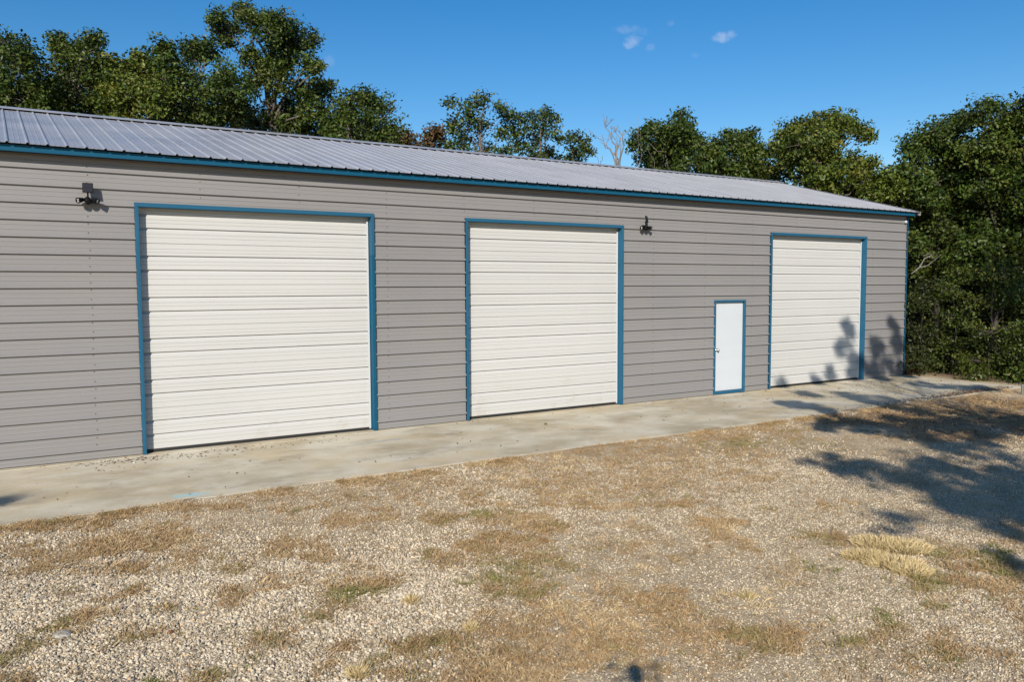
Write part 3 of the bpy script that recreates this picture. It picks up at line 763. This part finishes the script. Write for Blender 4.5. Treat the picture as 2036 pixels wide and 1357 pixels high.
oak(1630, 26, [(1652,236,18),(1670,245,20),(1689,242,17),(1722,270,12),(1703,259,16),(1620,243,18),(1589,256,24),(1563,266,22),(1551,288,25),(1589,288,38),(1630,276,34),(1662,279,24),(1573,320,38),(1620,320,38),(1652,313,30),(1604,351,38),(1652,351,38),(1699,320,20),(1714,337,26),(1733,326,16),(1683,368,34),(1721,362,26),(1640,375,34)], 'large bright yellow-green oak with rounded top above the roof end', LEAFB, 113, gap=.27)
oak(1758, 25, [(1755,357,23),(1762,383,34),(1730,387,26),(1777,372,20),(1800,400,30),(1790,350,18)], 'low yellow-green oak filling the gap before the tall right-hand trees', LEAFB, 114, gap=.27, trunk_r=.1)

# ---- wood at the right, beyond the apron's end
WOOD = 'trees of the wood at the right'
def rtree(px, depth, lst, label, m, seed, nm='oak_tree', cat='tree', **kw):
    b = at(px, 700, depth)
    fkw = {k: kw.pop(k) for k in ('dd', 'fill', 'fs', 'back') if k in kw}
    return tree(nm, label, cat, (b[0], b[1]), PXL(lst, depth, seed, **fkw), m, seed, group=kw.pop('group', WOOD), bark=BARKD, **kw)
rtree(1860, 25.5, [(1822,300,34),(1850,270,34),(1885,255,30),(1905,238,20),(1815,350,40),(1865,320,50),(1905,300,40),(1835,400,46),(1890,390,56),(1820,450,36),(1870,460,52),(1925,370,44),(1835,520,40),(1890,530,48),(1830,590,36),(1815,480,26)], 'tall dark oak closest to the far corner of the building', LEAF, 121, gap=.2, per=24, dens=1.8, twig=.25, trunk_r=.11)
rtree(1985, 24.5, [(1945,225,30),(1968,208,13),(1985,240,36),(1945,290,46),(2000,300,56),(1950,360,50),(2010,380,60),(1955,440,54),(2020,460,60),(1965,520,52),(2030,560,56),(1935,490,40)], 'tallest dark oak of the right-hand wood', LEAF, 122, gap=.2, per=24, dens=1.8, twig=.25, trunk_r=.11)
rtree(2075, 23.5, [(2030,235,34),(2070,215,50),(2050,300,60),(2110,290,70),(2070,390,70),(2050,480,60),(2110,480,70),(2060,570,60),(2120,600,70),(2130,390,60)], 'dark oak cut off by the right edge of the photo', LEAF, 123, gap=.2, per=24, dens=1.8, twig=.25, trunk_r=.11)
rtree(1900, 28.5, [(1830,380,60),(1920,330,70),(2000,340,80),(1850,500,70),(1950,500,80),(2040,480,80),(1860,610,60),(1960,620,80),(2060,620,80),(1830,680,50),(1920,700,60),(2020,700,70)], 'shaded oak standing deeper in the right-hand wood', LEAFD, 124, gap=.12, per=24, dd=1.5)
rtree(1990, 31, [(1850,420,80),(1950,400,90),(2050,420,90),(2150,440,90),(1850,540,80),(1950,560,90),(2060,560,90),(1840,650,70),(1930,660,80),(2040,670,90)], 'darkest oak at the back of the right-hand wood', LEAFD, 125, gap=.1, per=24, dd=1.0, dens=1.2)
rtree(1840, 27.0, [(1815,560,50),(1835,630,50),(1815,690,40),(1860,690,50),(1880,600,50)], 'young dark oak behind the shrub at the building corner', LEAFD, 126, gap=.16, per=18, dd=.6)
tree('oak_tree', 'unseen oak added out of frame to shade the right-hand wood', 'tree', (16.5, -9.6), [((16.5+1.7*math.cos(q*2.4)*(.3+.7*((q*.37) % 1)), -9.6+1.7*math.sin(q*2.4)*(.3+.7*((q*.37) % 1)), 4.6+4.6*((q*.618) % 1)), .75) for q in range(22)], LEAF, 127, group=WOOD, gap=.3, per=14, dens=1.0, twig=.1)  # added out of view so that its crown shades the wood
SH = 'shrubs along the end of the concrete apron'
def shrub(px, depth, lst, label, seed, m=SHRUB, nm='shrub', **kw):
    return rtree(px, depth, lst, label, m, seed, nm, 'shrub', leaf=(.095, .05), per=24, spread=.15, trunk_r=.016, dens=2.0, twig=.4, group=SH, **{**dict(gap=.29, gapf=2.3, dd=.8, back=.8, squash=.55), **kw})
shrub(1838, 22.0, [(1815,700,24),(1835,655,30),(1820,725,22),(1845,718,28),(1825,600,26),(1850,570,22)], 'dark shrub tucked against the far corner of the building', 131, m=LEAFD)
shrub(1895, 21.7, [(1880,690,34),(1905,630,36),(1875,732,24),(1905,730,32),(1930,690,34),(1885,575,26),(1912,545,20)], 'arching yellow-green shrub behind the apron end, second from the building', 132)
shrub(1965, 21.0, [(1950,720,34),(1975,660,40),(1945,750,22),(1985,740,30),(2005,700,36),(1955,600,36),(1980,540,26)], 'leafy shrub behind the end corner of the apron', 133)
shrub(2045, 20.3, [(2020,720,34),(2050,650,46),(2015,755,22),(2055,745,36),(2085,700,46),(2030,580,40),(2090,600,40)], 'shrub cut off by the right edge beside the small post', 134, m=LEAF)
rtree(1808, 21.9, [(1806,722,12),(1812,735,14),(1803,742,10)], 'low rust-brown brush at the foot of the building corner', leafmat('rust_brush', (.06, .03, .015), (.13, .06, .03), (.17, .10, .05)), 135, 'brush', 'shrub', leaf=(.07, .025), per=18, spread=.09, trunk_r=.02, dens=3, fill=False, gap=.2, dd=.15, group=SH)
# pale dead limb showing in the dark wood
def limb(name, label, cat, pts_list, m, base):
    t = tag(empty(name, base), label, cat)
    for nm, pts, r0 in pts_list:
        MB().tube(pts, np.linspace(r0, r0*.35, len(pts)).tolist(), 6).build(nm, m, t, smooth=True)
    return t
g = 23.0
limb('dead_branch', 'pale crooked dead branch hanging in the dark right-hand wood', 'branch',
     [('stem', [at(1812,545,g), at(1828,532,g), at(1838,515,g), at(1852,508,g-.1), at(1856,515,g-.1)], .022), ('fork', [at(1838,515,g), at(1836,509,g), at(1848,504,g), at(1860,510,g)], .014), ('fork', [at(1828,532,g), at(1845,528,g+.1), at(1872,506,g+.2)], .014)], DEADW, at(1812,545,g))
# bare dead trees over the ridge
def dead_tree(label, base_px, depth, tips, seed, r0):
    rng = np.random.RandomState(seed)
    b = at(base_px[0], base_px[1], depth); root = np.array([b[0], b[1], -.12])
    t = tag(empty('dead_tree', root), label, 'tree', 'bare dead trees behind the roof ridge')
    MB().tube(bent(root, b, rng, 6, .03), np.linspace(r0*1.5, r0, 6).tolist(), 8).build('trunk', DEADW, t, smooth=True)
    br = MB()
    def grow(p0, p1, r, lev):
        pts = bent(p0, p1, rng, 7, .12); br.tube(pts, np.linspace(r, r*.3, 7).tolist(), 5, cap=False)
        if lev == 0: return
        L_ = np.linalg.norm(p1-p0)
        for q in range(4 if lev == 2 else 3):
            i = rng.randint(2, 6); dirv = (p1-p0)/L_ + rng.normal(size=3)*.55; dirv[2] = abs(dirv[2])*.9+.15
            grow(pts[i], pts[i]+dirv/np.linalg.norm(dirv)*L_*rng.uniform(.2, .42), r*.45, lev-1)
    for (tx, ty) in tips: grow(b, at(tx, ty, depth+rng.uniform(-.5, .5)), r0*.8, 2)
    br.build('branches', DEADW, t, smooth=True)
dead_tree('taller bare dead tree with pale twigs above the roof ridge', (1232, 338), 27.5, [(1201,240),(1222,252),(1240,258),(1197,268)], 5, .045)
dead_tree('little bare dead treetop barely above the ridge, left of the taller dead one', (1192, 332), 27.8, [(1182,305),(1200,308)], 6, .014)
dead_tree('thin bare dead stem in front of the pointed oak', (1271, 338), 26.0, [(1268,245),(1274,262)], 8, .011)

# ---- trees that stand right of and behind the camera and throw the shadows
def cast(px, py, h, wall=False):
    P_ = onp(px, py, 1, 0.0) if wall else onp(px, py, 2, -.03)
    t_ = (h-P_[2])/(-S[2]); return P_ - S*t_
def near_tree(label, base, lst, seed, **kw):
    rg = np.random.RandomState(seed+900); lo = []
    for (x, y, h, r, wl) in lst:
        c_ = cast(x, y, h, wl)
        lo.append((c_, r*.9))
        for q in range(3 if r > .25 else 1):                       # ragged clumps round each bough
            o_ = rg.normal(size=3); o_ /= np.linalg.norm(o_)
            lo.append((c_+o_*r*rg.uniform(.8, 1.3), r*rg.uniform(.3, .5)))
    return tree('oak_tree', label, 'tree', base, lo, LEAF, seed, group='oaks beside the camera that throw the shadows', dens=kw.pop('dens', 2.0), gap=kw.pop('gap', .46), gapf=3.0, spread=.075, per=11, leaf=(.12, .075), **kw)
near_tree('oak out of frame whose shadow lies on the gravel at the right', (4.2, -17.6), [
    (1665,932,6.0,.42,0),(1720,940,6.2,.30,0),(1790,945,6.5,.38,0),(1840,915,6.6,.40,0),(1900,900,6.8,.48,0),(1960,930,6.4,.52,0),(2020,920,6.6,.55,0),(1870,960,6.1,.46,0),(1930,985,5.9,.50,0),(1985,1020,5.7,.44,0),(2040,980,6.0,.55,0),
    (1702,1022,5.6,.14,0),(1730,1028,5.6,.20,0),(1762,1022,5.7,.18,0),(1795,1034,5.6,.22,0),(1830,1026,5.7,.20,0),(1860,1036,5.7,.16,0),(1880,1008,5.8,.22,0),(2100,950,6.2,.6,0),(2100,1020,5.8,.55,0),(2030,1130,5.2,.24,0),(2160,960,6.4,.6,0)], 141, trunk_r=.15, gap=.42)
near_tree('oak out of frame whose shadow reaches the far door and corner', (9.6, -12.2), [
    (1640,840,4.6,.30,0),(1700,842,4.7,.36,0),(1740,852,4.8,.46,0),(1800,858,5.0,.55,0),(1850,845,5.1,.5,0),(1900,855,5.2,.60,0),(1960,850,5.2,.62,0),(2040,850,5.2,.62,0),(1990,820,5.6,.45,0),(1840,825,5.4,.34,0),
    (1570,808,5.6,.26,0),(1620,812,5.6,.28,0),(1600,785,6.0,.22,0),(1690,792,6.0,.38,0),(1760,798,6.2,.44,0),(1830,768,6.8,.30,0),(1900,772,6.8,.34,0),(1960,778,6.8,.28,0),
    (1690,650,8.6,.20,1),(1685,690,8.3,.30,1),(1704,720,8.0,.30,1),(1745,690,8.4,.28,1),(1745,730,8.0,.40,1),(1778,650,8.8,.14,1),(1782,690,8.4,.26,1),(1785,735,8.0,.34,1),(1652,735,7.6,.13,1),(1560,762,7.2,.13,1),(1625,752,7.4,.10,1)], 142, trunk_r=.13, dens=2.2, gap=.34, trunk_top=(9.3, -11.6, 4.2), twig=.6)
near_tree('oak out of frame whose shadow edge touches the apron at the left', (-14.5, -20.5), [(-6,1003,6.6,.10,0),(-110,1020,6.8,.22,0),(-170,1024,7.0,.3,0),(-230,1024,7.2,.4,0)], 143, trunk_r=.13)

# ------------------------------------------------------------------ scatter (gravel, dry turf, leaf litter) as stuff
def proto_col(name, meshes):
    c = bpy.data.collections.new(name)
    for i, m_ in enumerate(meshes):
        o = bpy.data.objects.new(f'{name}_{i:02d}', m_); c.objects.link(o)
    return c
def scatter(name, pts, rot, scl, tint, idx, coll):
    me = bpy.data.meshes.new(name); n_ = len(pts)
    me.vertices.add(n_); me.vertices.foreach_set('co', np.asarray(pts, np.float32).ravel())
    def attr(nm, typ, key, arr):
        a = me.attributes.new(nm, typ, 'POINT'); a.data.foreach_set(key, arr)
    attr('rot', 'FLOAT_VECTOR', 'vector', np.asarray(rot, np.float32).ravel())
    attr('scl', 'FLOAT_VECTOR', 'vector', np.asarray(scl, np.float32).ravel())
    attr('tint', 'FLOAT', 'value', np.asarray(tint, np.float32))
    attr('idx', 'INT', 'value', np.asarray(idx, np.int32))
    me.update()
    o = child(name, me, None); o['kind'] = 'stuff'
    ng = bpy.data.node_groups.new(name+'_nodes', 'GeometryNodeTree')
    ng.interface.new_socket('Geometry', in_out='INPUT', socket_type='NodeSocketGeometry')
    ng.interface.new_socket('Geometry', in_out='OUTPUT', socket_type='NodeSocketGeometry')
    nn = ng.nodes; gi = nn.new('NodeGroupInput'); go = nn.new('NodeGroupOutput')
    ci = nn.new('GeometryNodeCollectionInfo'); ci.inputs['Collection'].default_value = coll
    ci.inputs['Separate Children'].default_value = True; ci.inputs['Reset Children'].default_value = True
    ip = nn.new('GeometryNodeInstanceOnPoints'); ip.inputs['Pick Instance'].default_value = True
    def na(nm, typ):
        q = nn.new('GeometryNodeInputNamedAttribute'); q.data_type = typ; q.inputs['Name'].default_value = nm; return q.outputs['Attribute']
    e2r = nn.new('FunctionNodeEulerToRotation')
    lk_ = ng.links.new
    lk_(gi.outputs[0], ip.inputs['Points']); lk_(ci.outputs[0], ip.inputs['Instance'])
    lk_(na('idx', 'INT'), ip.inputs['Instance Index']); lk_(na('rot', 'FLOAT_VECTOR'), e2r.inputs[0])
    lk_(e2r.outputs[0], ip.inputs['Rotation']); lk_(na('scl', 'FLOAT_VECTOR'), ip.inputs['Scale'])
    lk_(ip.outputs[0], go.inputs[0])
    md = o.modifiers.new('scatter', 'NODES'); md.node_group = ng
    return o
import bmesh
def stone_mesh(seed):
    rng = np.random.RandomState(seed); bm = bmesh.new(); bmesh.ops.create_icosphere(bm, subdivisions=1, radius=.5)
    ax = rng.uniform(.75, 1.15, 3); ax[2] *= .85
    cutn = rng.normal(size=(5, 3)); cutn /= np.linalg.norm(cutn, axis=1)[:, None]; cd_ = rng.uniform(.28, .42, 5)
    for v in bm.verts:
        p_ = np.array(v.co)*rng.uniform(.9, 1.1)
        for q in range(5):
            s_ = p_ @ cutn[q]
            if s_ > cd_[q]: p_ = p_-cutn[q]*(s_-cd_[q])
        v.co = p_*ax*1.15
    m_ = bpy.data.meshes.new('stone'); bm.to_mesh(m_); bm.free(); m_.materials.append(STONE); return m_
def tuft_mesh(seed, nb=14, h=.055, spread=.035, wid=.0024, lean=1.1):
    rng = np.random.RandomState(seed); V = []; F = []
    for b in range(nb):
        a = rng.uniform(0, 2*math.pi); r = spread*math.sqrt(rng.rand()); p0 = np.array([r*math.cos(a), r*math.sin(a), 0])
        d = np.array([math.cos(a+rng.normal()*.6), math.sin(a+rng.normal()*.6), 0])*lean*rng.uniform(.2, 1.3) + np.array([0, 0, 1.0]); d /= np.linalg.norm(d)
        L_ = h*rng.uniform(.55, 1.3); s = np.cross(d, rng.normal(size=3)); s /= np.linalg.norm(s); s *= wid*rng.uniform(.7, 1.3)
        mid = p0+d*L_*.55; tip = p0+d*L_+np.array([d[0], d[1], -.55])*L_*.30*rng.uniform(.3, 1.5)
        k = len(V); V += [p0-s, p0+s, mid+s*.8, mid-s*.8, tip]; F += [(k, k+1, k+2), (k, k+2, k+3), (k+3, k+2, k+4)]
    m_ = npmesh('tuft', np.array(V), np.array(F), STRAW); return m_
def leaflit_mesh(seed):
    rng = np.random.RandomState(seed)
    V = np.array([(-.5, 0, .02), (-.1, .28, .06+rng.uniform(0, .1)), (.5, 0, .02+rng.uniform(0, .15)), (-.1, -.28, .06+rng.uniform(0, .1)), (.0, 0, 0)])
    F = np.array([(0, 4, 1), (1, 4, 2), (2, 4, 3), (3, 4, 0)]); return npmesh('fallen_leaf', V, F, LITTER)
stones = proto_col('stone_shapes', [stone_mesh(i) for i in range(9)])
tufts = proto_col('tuft_shapes', [tuft_mesh(i) for i in range(6)] + [tuft_mesh(20+i, 5, .10, .05, .0028, 2.6) for i in range(3)])
litter = proto_col('litter_shapes', [leaflit_mesh(i) for i in range(4)])

def frame_pts(n_, dmin, dmax, margin=1.1):
    """random ground points in the wedge of ground the photograph shows (plus a margin)"""
    d = np.sqrt(R.uniform(dmin**2, dmax**2, n_)); u = R.uniform(-.66, .66, n_)*margin
    P_ = CAM[:2] + d[:, None]*FWG + (d*u)[:, None]*RTG
    ok = (P_[:, 1] < SLAB_Y-.02) & (P_[:, 0] < 23)
    return P_[ok]
def apron_edge(P_): return P_[:, 1] < SLAB_Y-.03
# gravel
def gravel_amount(P_):
    t_, c_, l_ = cover(P_)
    g1 = fbm(P_*.42+7, 71, 4); g2 = fbm(P_*2.0, 73, 3)
    lat = (P_-CAM[:2]) @ RTG; fwd = (P_-CAM[:2]) @ FWG
    left = np.clip((.3-lat)/1.4, 0, 1)*np.clip((8.6-fwd)/2.0, 0, 1)          # loose stone lies thick at the near left
    right = np.clip((lat-1.0)/1.5, 0, 1)*np.clip((g1-.30)*3.0, .18, 1)*.8                                  # and again at the right
    centre = np.clip((g1-.44)*3.2, 0, 1)*.5
    a = np.maximum(np.maximum(left, right), centre)
    a = a*(.55+.9*g2)
    return np.clip(a, 0.05, 1)*(1-.80*t_)*(1-.98*l_)
allP = []; allS = []
for (n_, d0, d1, s0, s1) in ((165000, 3.9, 7.2, .011, .032), (135000, 7.2, 11.0, .014, .038), (75000, 11.0, 17.5, .022, .05)):
    P_ = frame_pts(n_, d0, d1); ga = gravel_amount(P_)
    k_ = R.rand(len(P_)) < ga; P_ = P_[k_]; sz = s0+(s1-s0)*R.beta(1.3, 2.6, len(P_))
    sz *= .75+.4*ga[k_]
    lat_ = (P_-CAM[:2]) @ RTG; sz *= 1-.28*np.clip((lat_+.4)/1.6, 0, 1)
    allP.append(P_); allS.append(sz)
# fine chips everywhere
P_ = frame_pts(120000, 3.9, 11.5); allP.append(P_); allS.append(R.uniform(.006, .018, len(P_)))
P_ = np.concatenate(allP); sz = np.concatenate(allS)
zz_ = gz(P_) + sz*R.uniform(.05, .3, len(P_))
tint = np.clip(R.beta(1.2, 1.1, len(P_))*.95 + .10*(fbm(P_*.8, 77, 3)-.5)*2, 0, .93)
tint[R.rand(len(P_)) < .05] = 1.0
scatter('gravel', np.column_stack([P_, zz_]), R.uniform(-3.14, 3.14, (len(P_), 3)), np.column_stack([sz, sz*R.uniform(.75, 1.1, len(P_)), sz*R.uniform(.7, 1.1, len(P_))]), tint, R.randint(0, 9, len(P_)), stones)
# dry turf
allP = []; 
P_ = frame_pts(90000, 3.9, 9.0); t_, c_, l_ = cover(P_); k_ = R.rand(len(P_)) < np.clip(t_*1.2-.13, .022, 1)*.66; A1 = (P_[k_], c_[k_])
P_ = frame_pts(90000, 9.0, 20.0); t_, c_, l_ = cover(P_); t_ = np.maximum(t_, l_*.55); k_ = R.rand(len(P_)) < np.clip(t_*1.25-.10, .03, 1)*.72; A2 = (P_[k_], c_[k_])
ex_ = R.uniform(-1.5, 15, 5200); A3 = (np.column_stack([ex_, SLAB_Y-.02-np.abs(R.normal(size=5200))*.12]), np.full(5200, .62))
k_ = fbm(A3[0]*2.2, 81, 3) > .50; A3 = (A3[0][k_], A3[1][k_])
P_ = np.concatenate([A1[0], A2[0], A3[0]]); c_ = np.concatenate([A1[1], A2[1], A3[1]])
n_ = len(P_); sc_ = R.uniform(.45, 1.05, n_)*(.7+.6*fbm(P_*1.3, 83, 3)); tint = np.clip(c_ + R.normal(size=n_)*.13 + (fbm(P_*3.5, 85, 3)-.5)*.7, 0, .97)
idx = np.where(R.rand(n_) < .15, R.randint(6, 9, n_), R.randint(0, 6, n_))
scatter('dry_turf', np.column_stack([P_, gz(P_)-.002]), np.column_stack([R.normal(size=(n_, 2))*.15, R.uniform(0, 6.28, n_)]), np.column_stack([sc_, sc_, sc_*R.uniform(.6, 1.1, n_)]), tint, idx, tufts)
# loose straws lying about
P_ = frame_pts(17000, 3.9, 13.0); n_ = len(P_); sc_ = R.uniform(.35, 1.1, n_)
scatter('loose_straw', np.column_stack([P_, gz(P_)+.012]), np.column_stack([R.normal(size=(n_, 2))*.15, R.uniform(0, 6.28, n_)]), np.column_stack([sc_, sc_, sc_*.25]), R.uniform(.35, 1, n_), R.randint(6, 9, n_), tufts)
# leaf litter: under the trees, thin on the apron along the wall
P_ = frame_pts(70000, 9, 27, 1.0); P_ = P_[P_[:, 0] > 9]; t_, c_, l_ = cover(P_); P_ = P_[R.rand(len(P_)) < np.clip(l_*.75, 0, 1)]; z_ = gz(P_)+.004
Q_ = []
for (cx, cy, n_, sx_, sy_) in ((1.35, -.32, 70, .35, .10), (2.3, -.40, 70, .45, .14), (3.6, -.45, 34, .6, .14), (1.0, -.75, 12, .5, .2), (16.5, -.9, 90, 1.6, .35), (18.5, -1.2, 120, 1.1, .6), (17, -2.2, 50, 1.5, .5), (6, -1.6, 36, 4.5, .8), (10, -2.0, 36, 4.5, .7), (13, -1.3, 40, 2, .8), (1.5, -2.0, 14, 1.5, .5), (8, -.13, 40, 6, .05), (17.3, -2.92, 900, 1.5, .13), (18.6, -2.85, 500, .9, .16)):
    Q_.append(np.column_stack([cx+R.normal(size=n_)*sx_, cy+R.normal(size=n_)*sy_]))
Q_ = np.concatenate(Q_); Q_ = Q_[(Q_[:, 1] < -.05) & (Q_[:, 1] > SLAB_Y+.02) & (Q_[:, 0] < 20)]
A_ = np.concatenate([np.column_stack([P_, z_]), np.column_stack([Q_, np.full(len(Q_), .004)])]); n_ = len(A_)
s_ = np.concatenate([R.uniform(.035, .075, len(P_)), R.uniform(.025, .06, len(Q_))])
scatter('leaf_litter', A_, np.column_stack([R.normal(size=(n_, 2))*.35, R.uniform(0, 6.28, n_)]), np.column_stack([s_, s_*.8, s_]), R.beta(1.6, 2.2, n_), R.randint(0, 4, n_), litter)

# ------------------------------------------------------------------ single things on the ground
def blades(name, label, spots, seed, h, nb, tintc, wid=.003, lean=.7):
    rng = np.random.RandomState(seed)
    V = []; F = []; T = []
    for (cx, cy, rx, ry) in spots:
        z0_ = float(gz(np.array([[cx, cy]]))[0])
        for b in range(nb):
            a = rng.uniform(0, 6.283); rr = math.sqrt(rng.rand()); p2 = np.array([cx, cy]) + RTG*rx*rr*math.cos(a) + FWG*ry*rr*math.sin(a)
            p0 = np.array([p2[0], p2[1], z0_-.004])
            d = np.array([*(RTG*math.cos(a)+FWG*math.sin(a)), 0])*rr*lean + rng.normal(size=3)*.3; d[2] = 1.0; d /= np.linalg.norm(d)
            L_ = h*rng.uniform(.5, 1.15)*(1.1-.4*rr); s = np.cross(d, rng.normal(size=3)); s /= np.linalg.norm(s); s *= wid*rng.uniform(.7, 1.3)
            mid = p0+d*L_*.55; tip = p0+d*L_+np.array([d[0], d[1], -.4])*L_*.3*rng.uniform(.2, 1.4)
            k = len(V); V += [p0-s, p0+s, mid+s*.8, mid-s*.8, tip]; F += [(k, k+1, k+2), (k, k+2, k+3), (k+3, k+2, k+4)]
            tt = np.clip(tintc+rng.normal()*.14, 0, 1); T += [(tt, 0, 0, 1)]*5
    me = npmesh(name, np.array(V), np.array(F), BLADE)
    ca = me.color_attributes.new('tint', 'FLOAT_COLOR', 'POINT'); ca.data.foreach_set('color', np.array(T, np.float32).ravel())
    o = child(name, me, None)
    return tag(o, label, 'grass', 'straw tufts on the gravel')
BLADE = leafmat('straw_blade', (.30, .26, .11), (.74, .56, .30), (.5, .4, .2), .08)
for (px, py, rx, ry, h, nb, sd, lb) in ((818,1197,18,12,.09,420,1,'pale straw tuft, upper one of the two left of centre'), (937,1250,17,12,.085,380,2,'pale straw tuft nearest the centre of the gravel'), (712,1340,28,16,.10,560,3,'pale straw tuft at the bottom edge left of centre'), (1486,1186,22,8,.08,260,4,'small orange-brown grass tuft at lower right')):
    c_, a_, b_ = pblob(px, py, rx, ry); blades('grass_tuft', lb, [(c_[0], c_[1], a_*.6, b_*.4)], sd, h, nb, .86 if sd < 4 else .55, .0026, .55)
sp_ = []
for q in ((1745,1085,50,14),(1790,1090,56,16),(1720,1108,44,9),(1775,1122,56,12),(1812,1138,36,10)):
    c_, a_, b_ = pblob(*q); sp_.append((c_[0], c_[1], a_, b_*.8))
blades('grass_clump', 'large golden dry grass clump on the gravel at the right', sp_, 9, .10, 1300, .78, .0036)
# stones big enough to stand out
def rock(label, px, py, size, colr, seed, flat=.5, onslab=False):
    p_ = onp(px, py, 2, .0 if onslab else -.05); z_ = .0 if onslab else float(gz(p_[None, :2])[0])
    rng = np.random.RandomState(seed); bm = bmesh.new(); bmesh.ops.create_icosphere(bm, subdivisions=3, radius=.5)
    cn = rng.normal(size=(7, 3)); cn /= np.linalg.norm(cn, axis=1)[:, None]; ck = rng.uniform(.3, .44, 7)
    for v in bm.verts:
        q = np.array(v.co)
        for i in range(7):
            s_ = q @ cn[i]
            if s_ > ck[i]: q = q-cn[i]*(s_-ck[i])*.9
        q = q*(1+.05*(vnoise(q[None]*9+seed, seed)[0]-.5)*2)
        v.co = q*np.array([size, size*.75, size*flat])
    m_ = bpy.data.meshes.new('stone'); bm.to_mesh(m_); bm.free()
    mt = mat('rock_'+str(seed), colr, .85); n_ = NT(mt); n_.color(n_.mix(n_.noise(n_.pos(), 30, 5), tuple(c*.75 for c in colr), tuple(min(1, c*1.2) for c in colr))); n_.bump(n_.noise(n_.pos(), 60, 5), .5, .006)
    m_.materials.append(mt)
    o = bpy.data.objects.new('stone', m_); lnk(o); o.location = (p_[0], p_[1], z_+size*flat*.22); o.rotation_euler = (0, 0, rng.uniform(0, 6))
    return tag(o, label, 'stone')
rock('flat pale stone on the gravel at lower left', 124, 1262, .16, (.42, .39, .33), 1, .22)
rock('rust-brown stone in the soil, centre right of the tufts', 1083, 1080, .13, (.30, .15, .055), 2, .25)
rock('small rust-red stone on the gravel at lower left', 338, 1258, .055, (.26, .10, .045), 3, .6)
rock('small brown stone lying on the apron before the middle door', 1085, 845, .07, (.16, .10, .06), 4, .6, True)
rock('white round pebble at the left among the gravel', 52, 1184, .05, (.62, .60, .57), 5, .7)
rock('white pebble on the apron by the left door post', 267, 921, .05, (.62, .60, .56), 6, .5, True)
# little post at the outer corner of the apron and a pale stick
p_ = onp(2027, 781, 2, 0.0)
t = tag(empty('marker_post', (p_[0]+.1, p_[1], 0)), 'short grey metal post at the outer corner of the apron', 'post')
MB().tube([(p_[0]+.12, p_[1], -.2), (p_[0]+.12, p_[1], .16)], .028, 10).build('post', mat('grey_post', (.16, .165, .15), .6, .3), t)
MB().tube([(p_[0]+.12, p_[1], .16), (p_[0]+.12, p_[1], .172), (p_[0]+.12, p_[1], .178)], [.034, .034, .02], 10).build('cap', mat('post_cap', (.22, .22, .21), .5, .3), t)
a_ = onp(2003, 802, 2, 0); b_ = onp(2008, 800, 2, 0)
tag(MB().tube([(a_[0], a_[1], -.02), (a_[0]+.03, a_[1]+.02, .05), (a_[0]+.10, a_[1]+.03, .13)], [.008, .009, .006], 6).build('stick', DEADW, None, smooth=True), 'short pale stick leaning in the shaded leaf litter at right', 'stick')

# ------------------------------------------------------------------ the camera drone itself: only its shadow is in the picture
DG = mat('drone_grey', (.09, .092, .097), .45)
dq = tag(empty('camera_drone', CAM - np.array([FWG[0], FWG[1], 0])*.06), 'small grey camera drone in the air, its shadow on the ground at the bottom edge', 'drone')
f3 = np.array([FWG[0], FWG[1], 0]); r3 = np.array([RTG[0], RTG[1], 0]); z3 = np.array([0, 0, 1.0])
b0 = CAM - f3*.03 + z3*.03
bd = MB(); pts = [b0-f3*.0, b0-f3*.02, b0-f3*.07, b0-f3*.14, b0-f3*.19, b0-f3*.205]
bd.tube(pts, [.022, .036, .045, .044, .036, .02], 12); bd.build('body', DG, dq, smooth=True)
MB().obox(CAM-f3*.045-z3*.008, r3*.018, f3*.012, z3*.014).build('gimbal', DG, dq, bevel=.003)
for sf, sr in ((.0, 1), (.0, -1), (-.17, 1), (-.17, -1)):
    hub = b0 + f3*(sf-.02) + r3*sr*(.15 if sf == 0 else .135) + z3*(.01 if sf == 0 else -.002)
    root = b0 + f3*(-.06 if sf == 0 else -.14) + r3*sr*.035
    MB().tube([root, (root+hub)/2+z3*.004, hub], [.011, .009, .009], 8).build('arm', DG, dq)
    mo = MB().tube([hub-z3*.012, hub+z3*.014, hub+z3*.018], [.013, .013, .008], 10).build('motor', DG, dq)
    ang = R.uniform(0, 3.14)
    for s_ in (0, math.pi):
        dv = np.array([math.cos(ang+s_), math.sin(ang+s_), 0]); sv = np.cross(z3, dv)
        MB().obox(hub+z3*.02+dv*.055, dv*.05, sv*.007, z3*.0008).build('propeller_blade', BLACKP, mo)
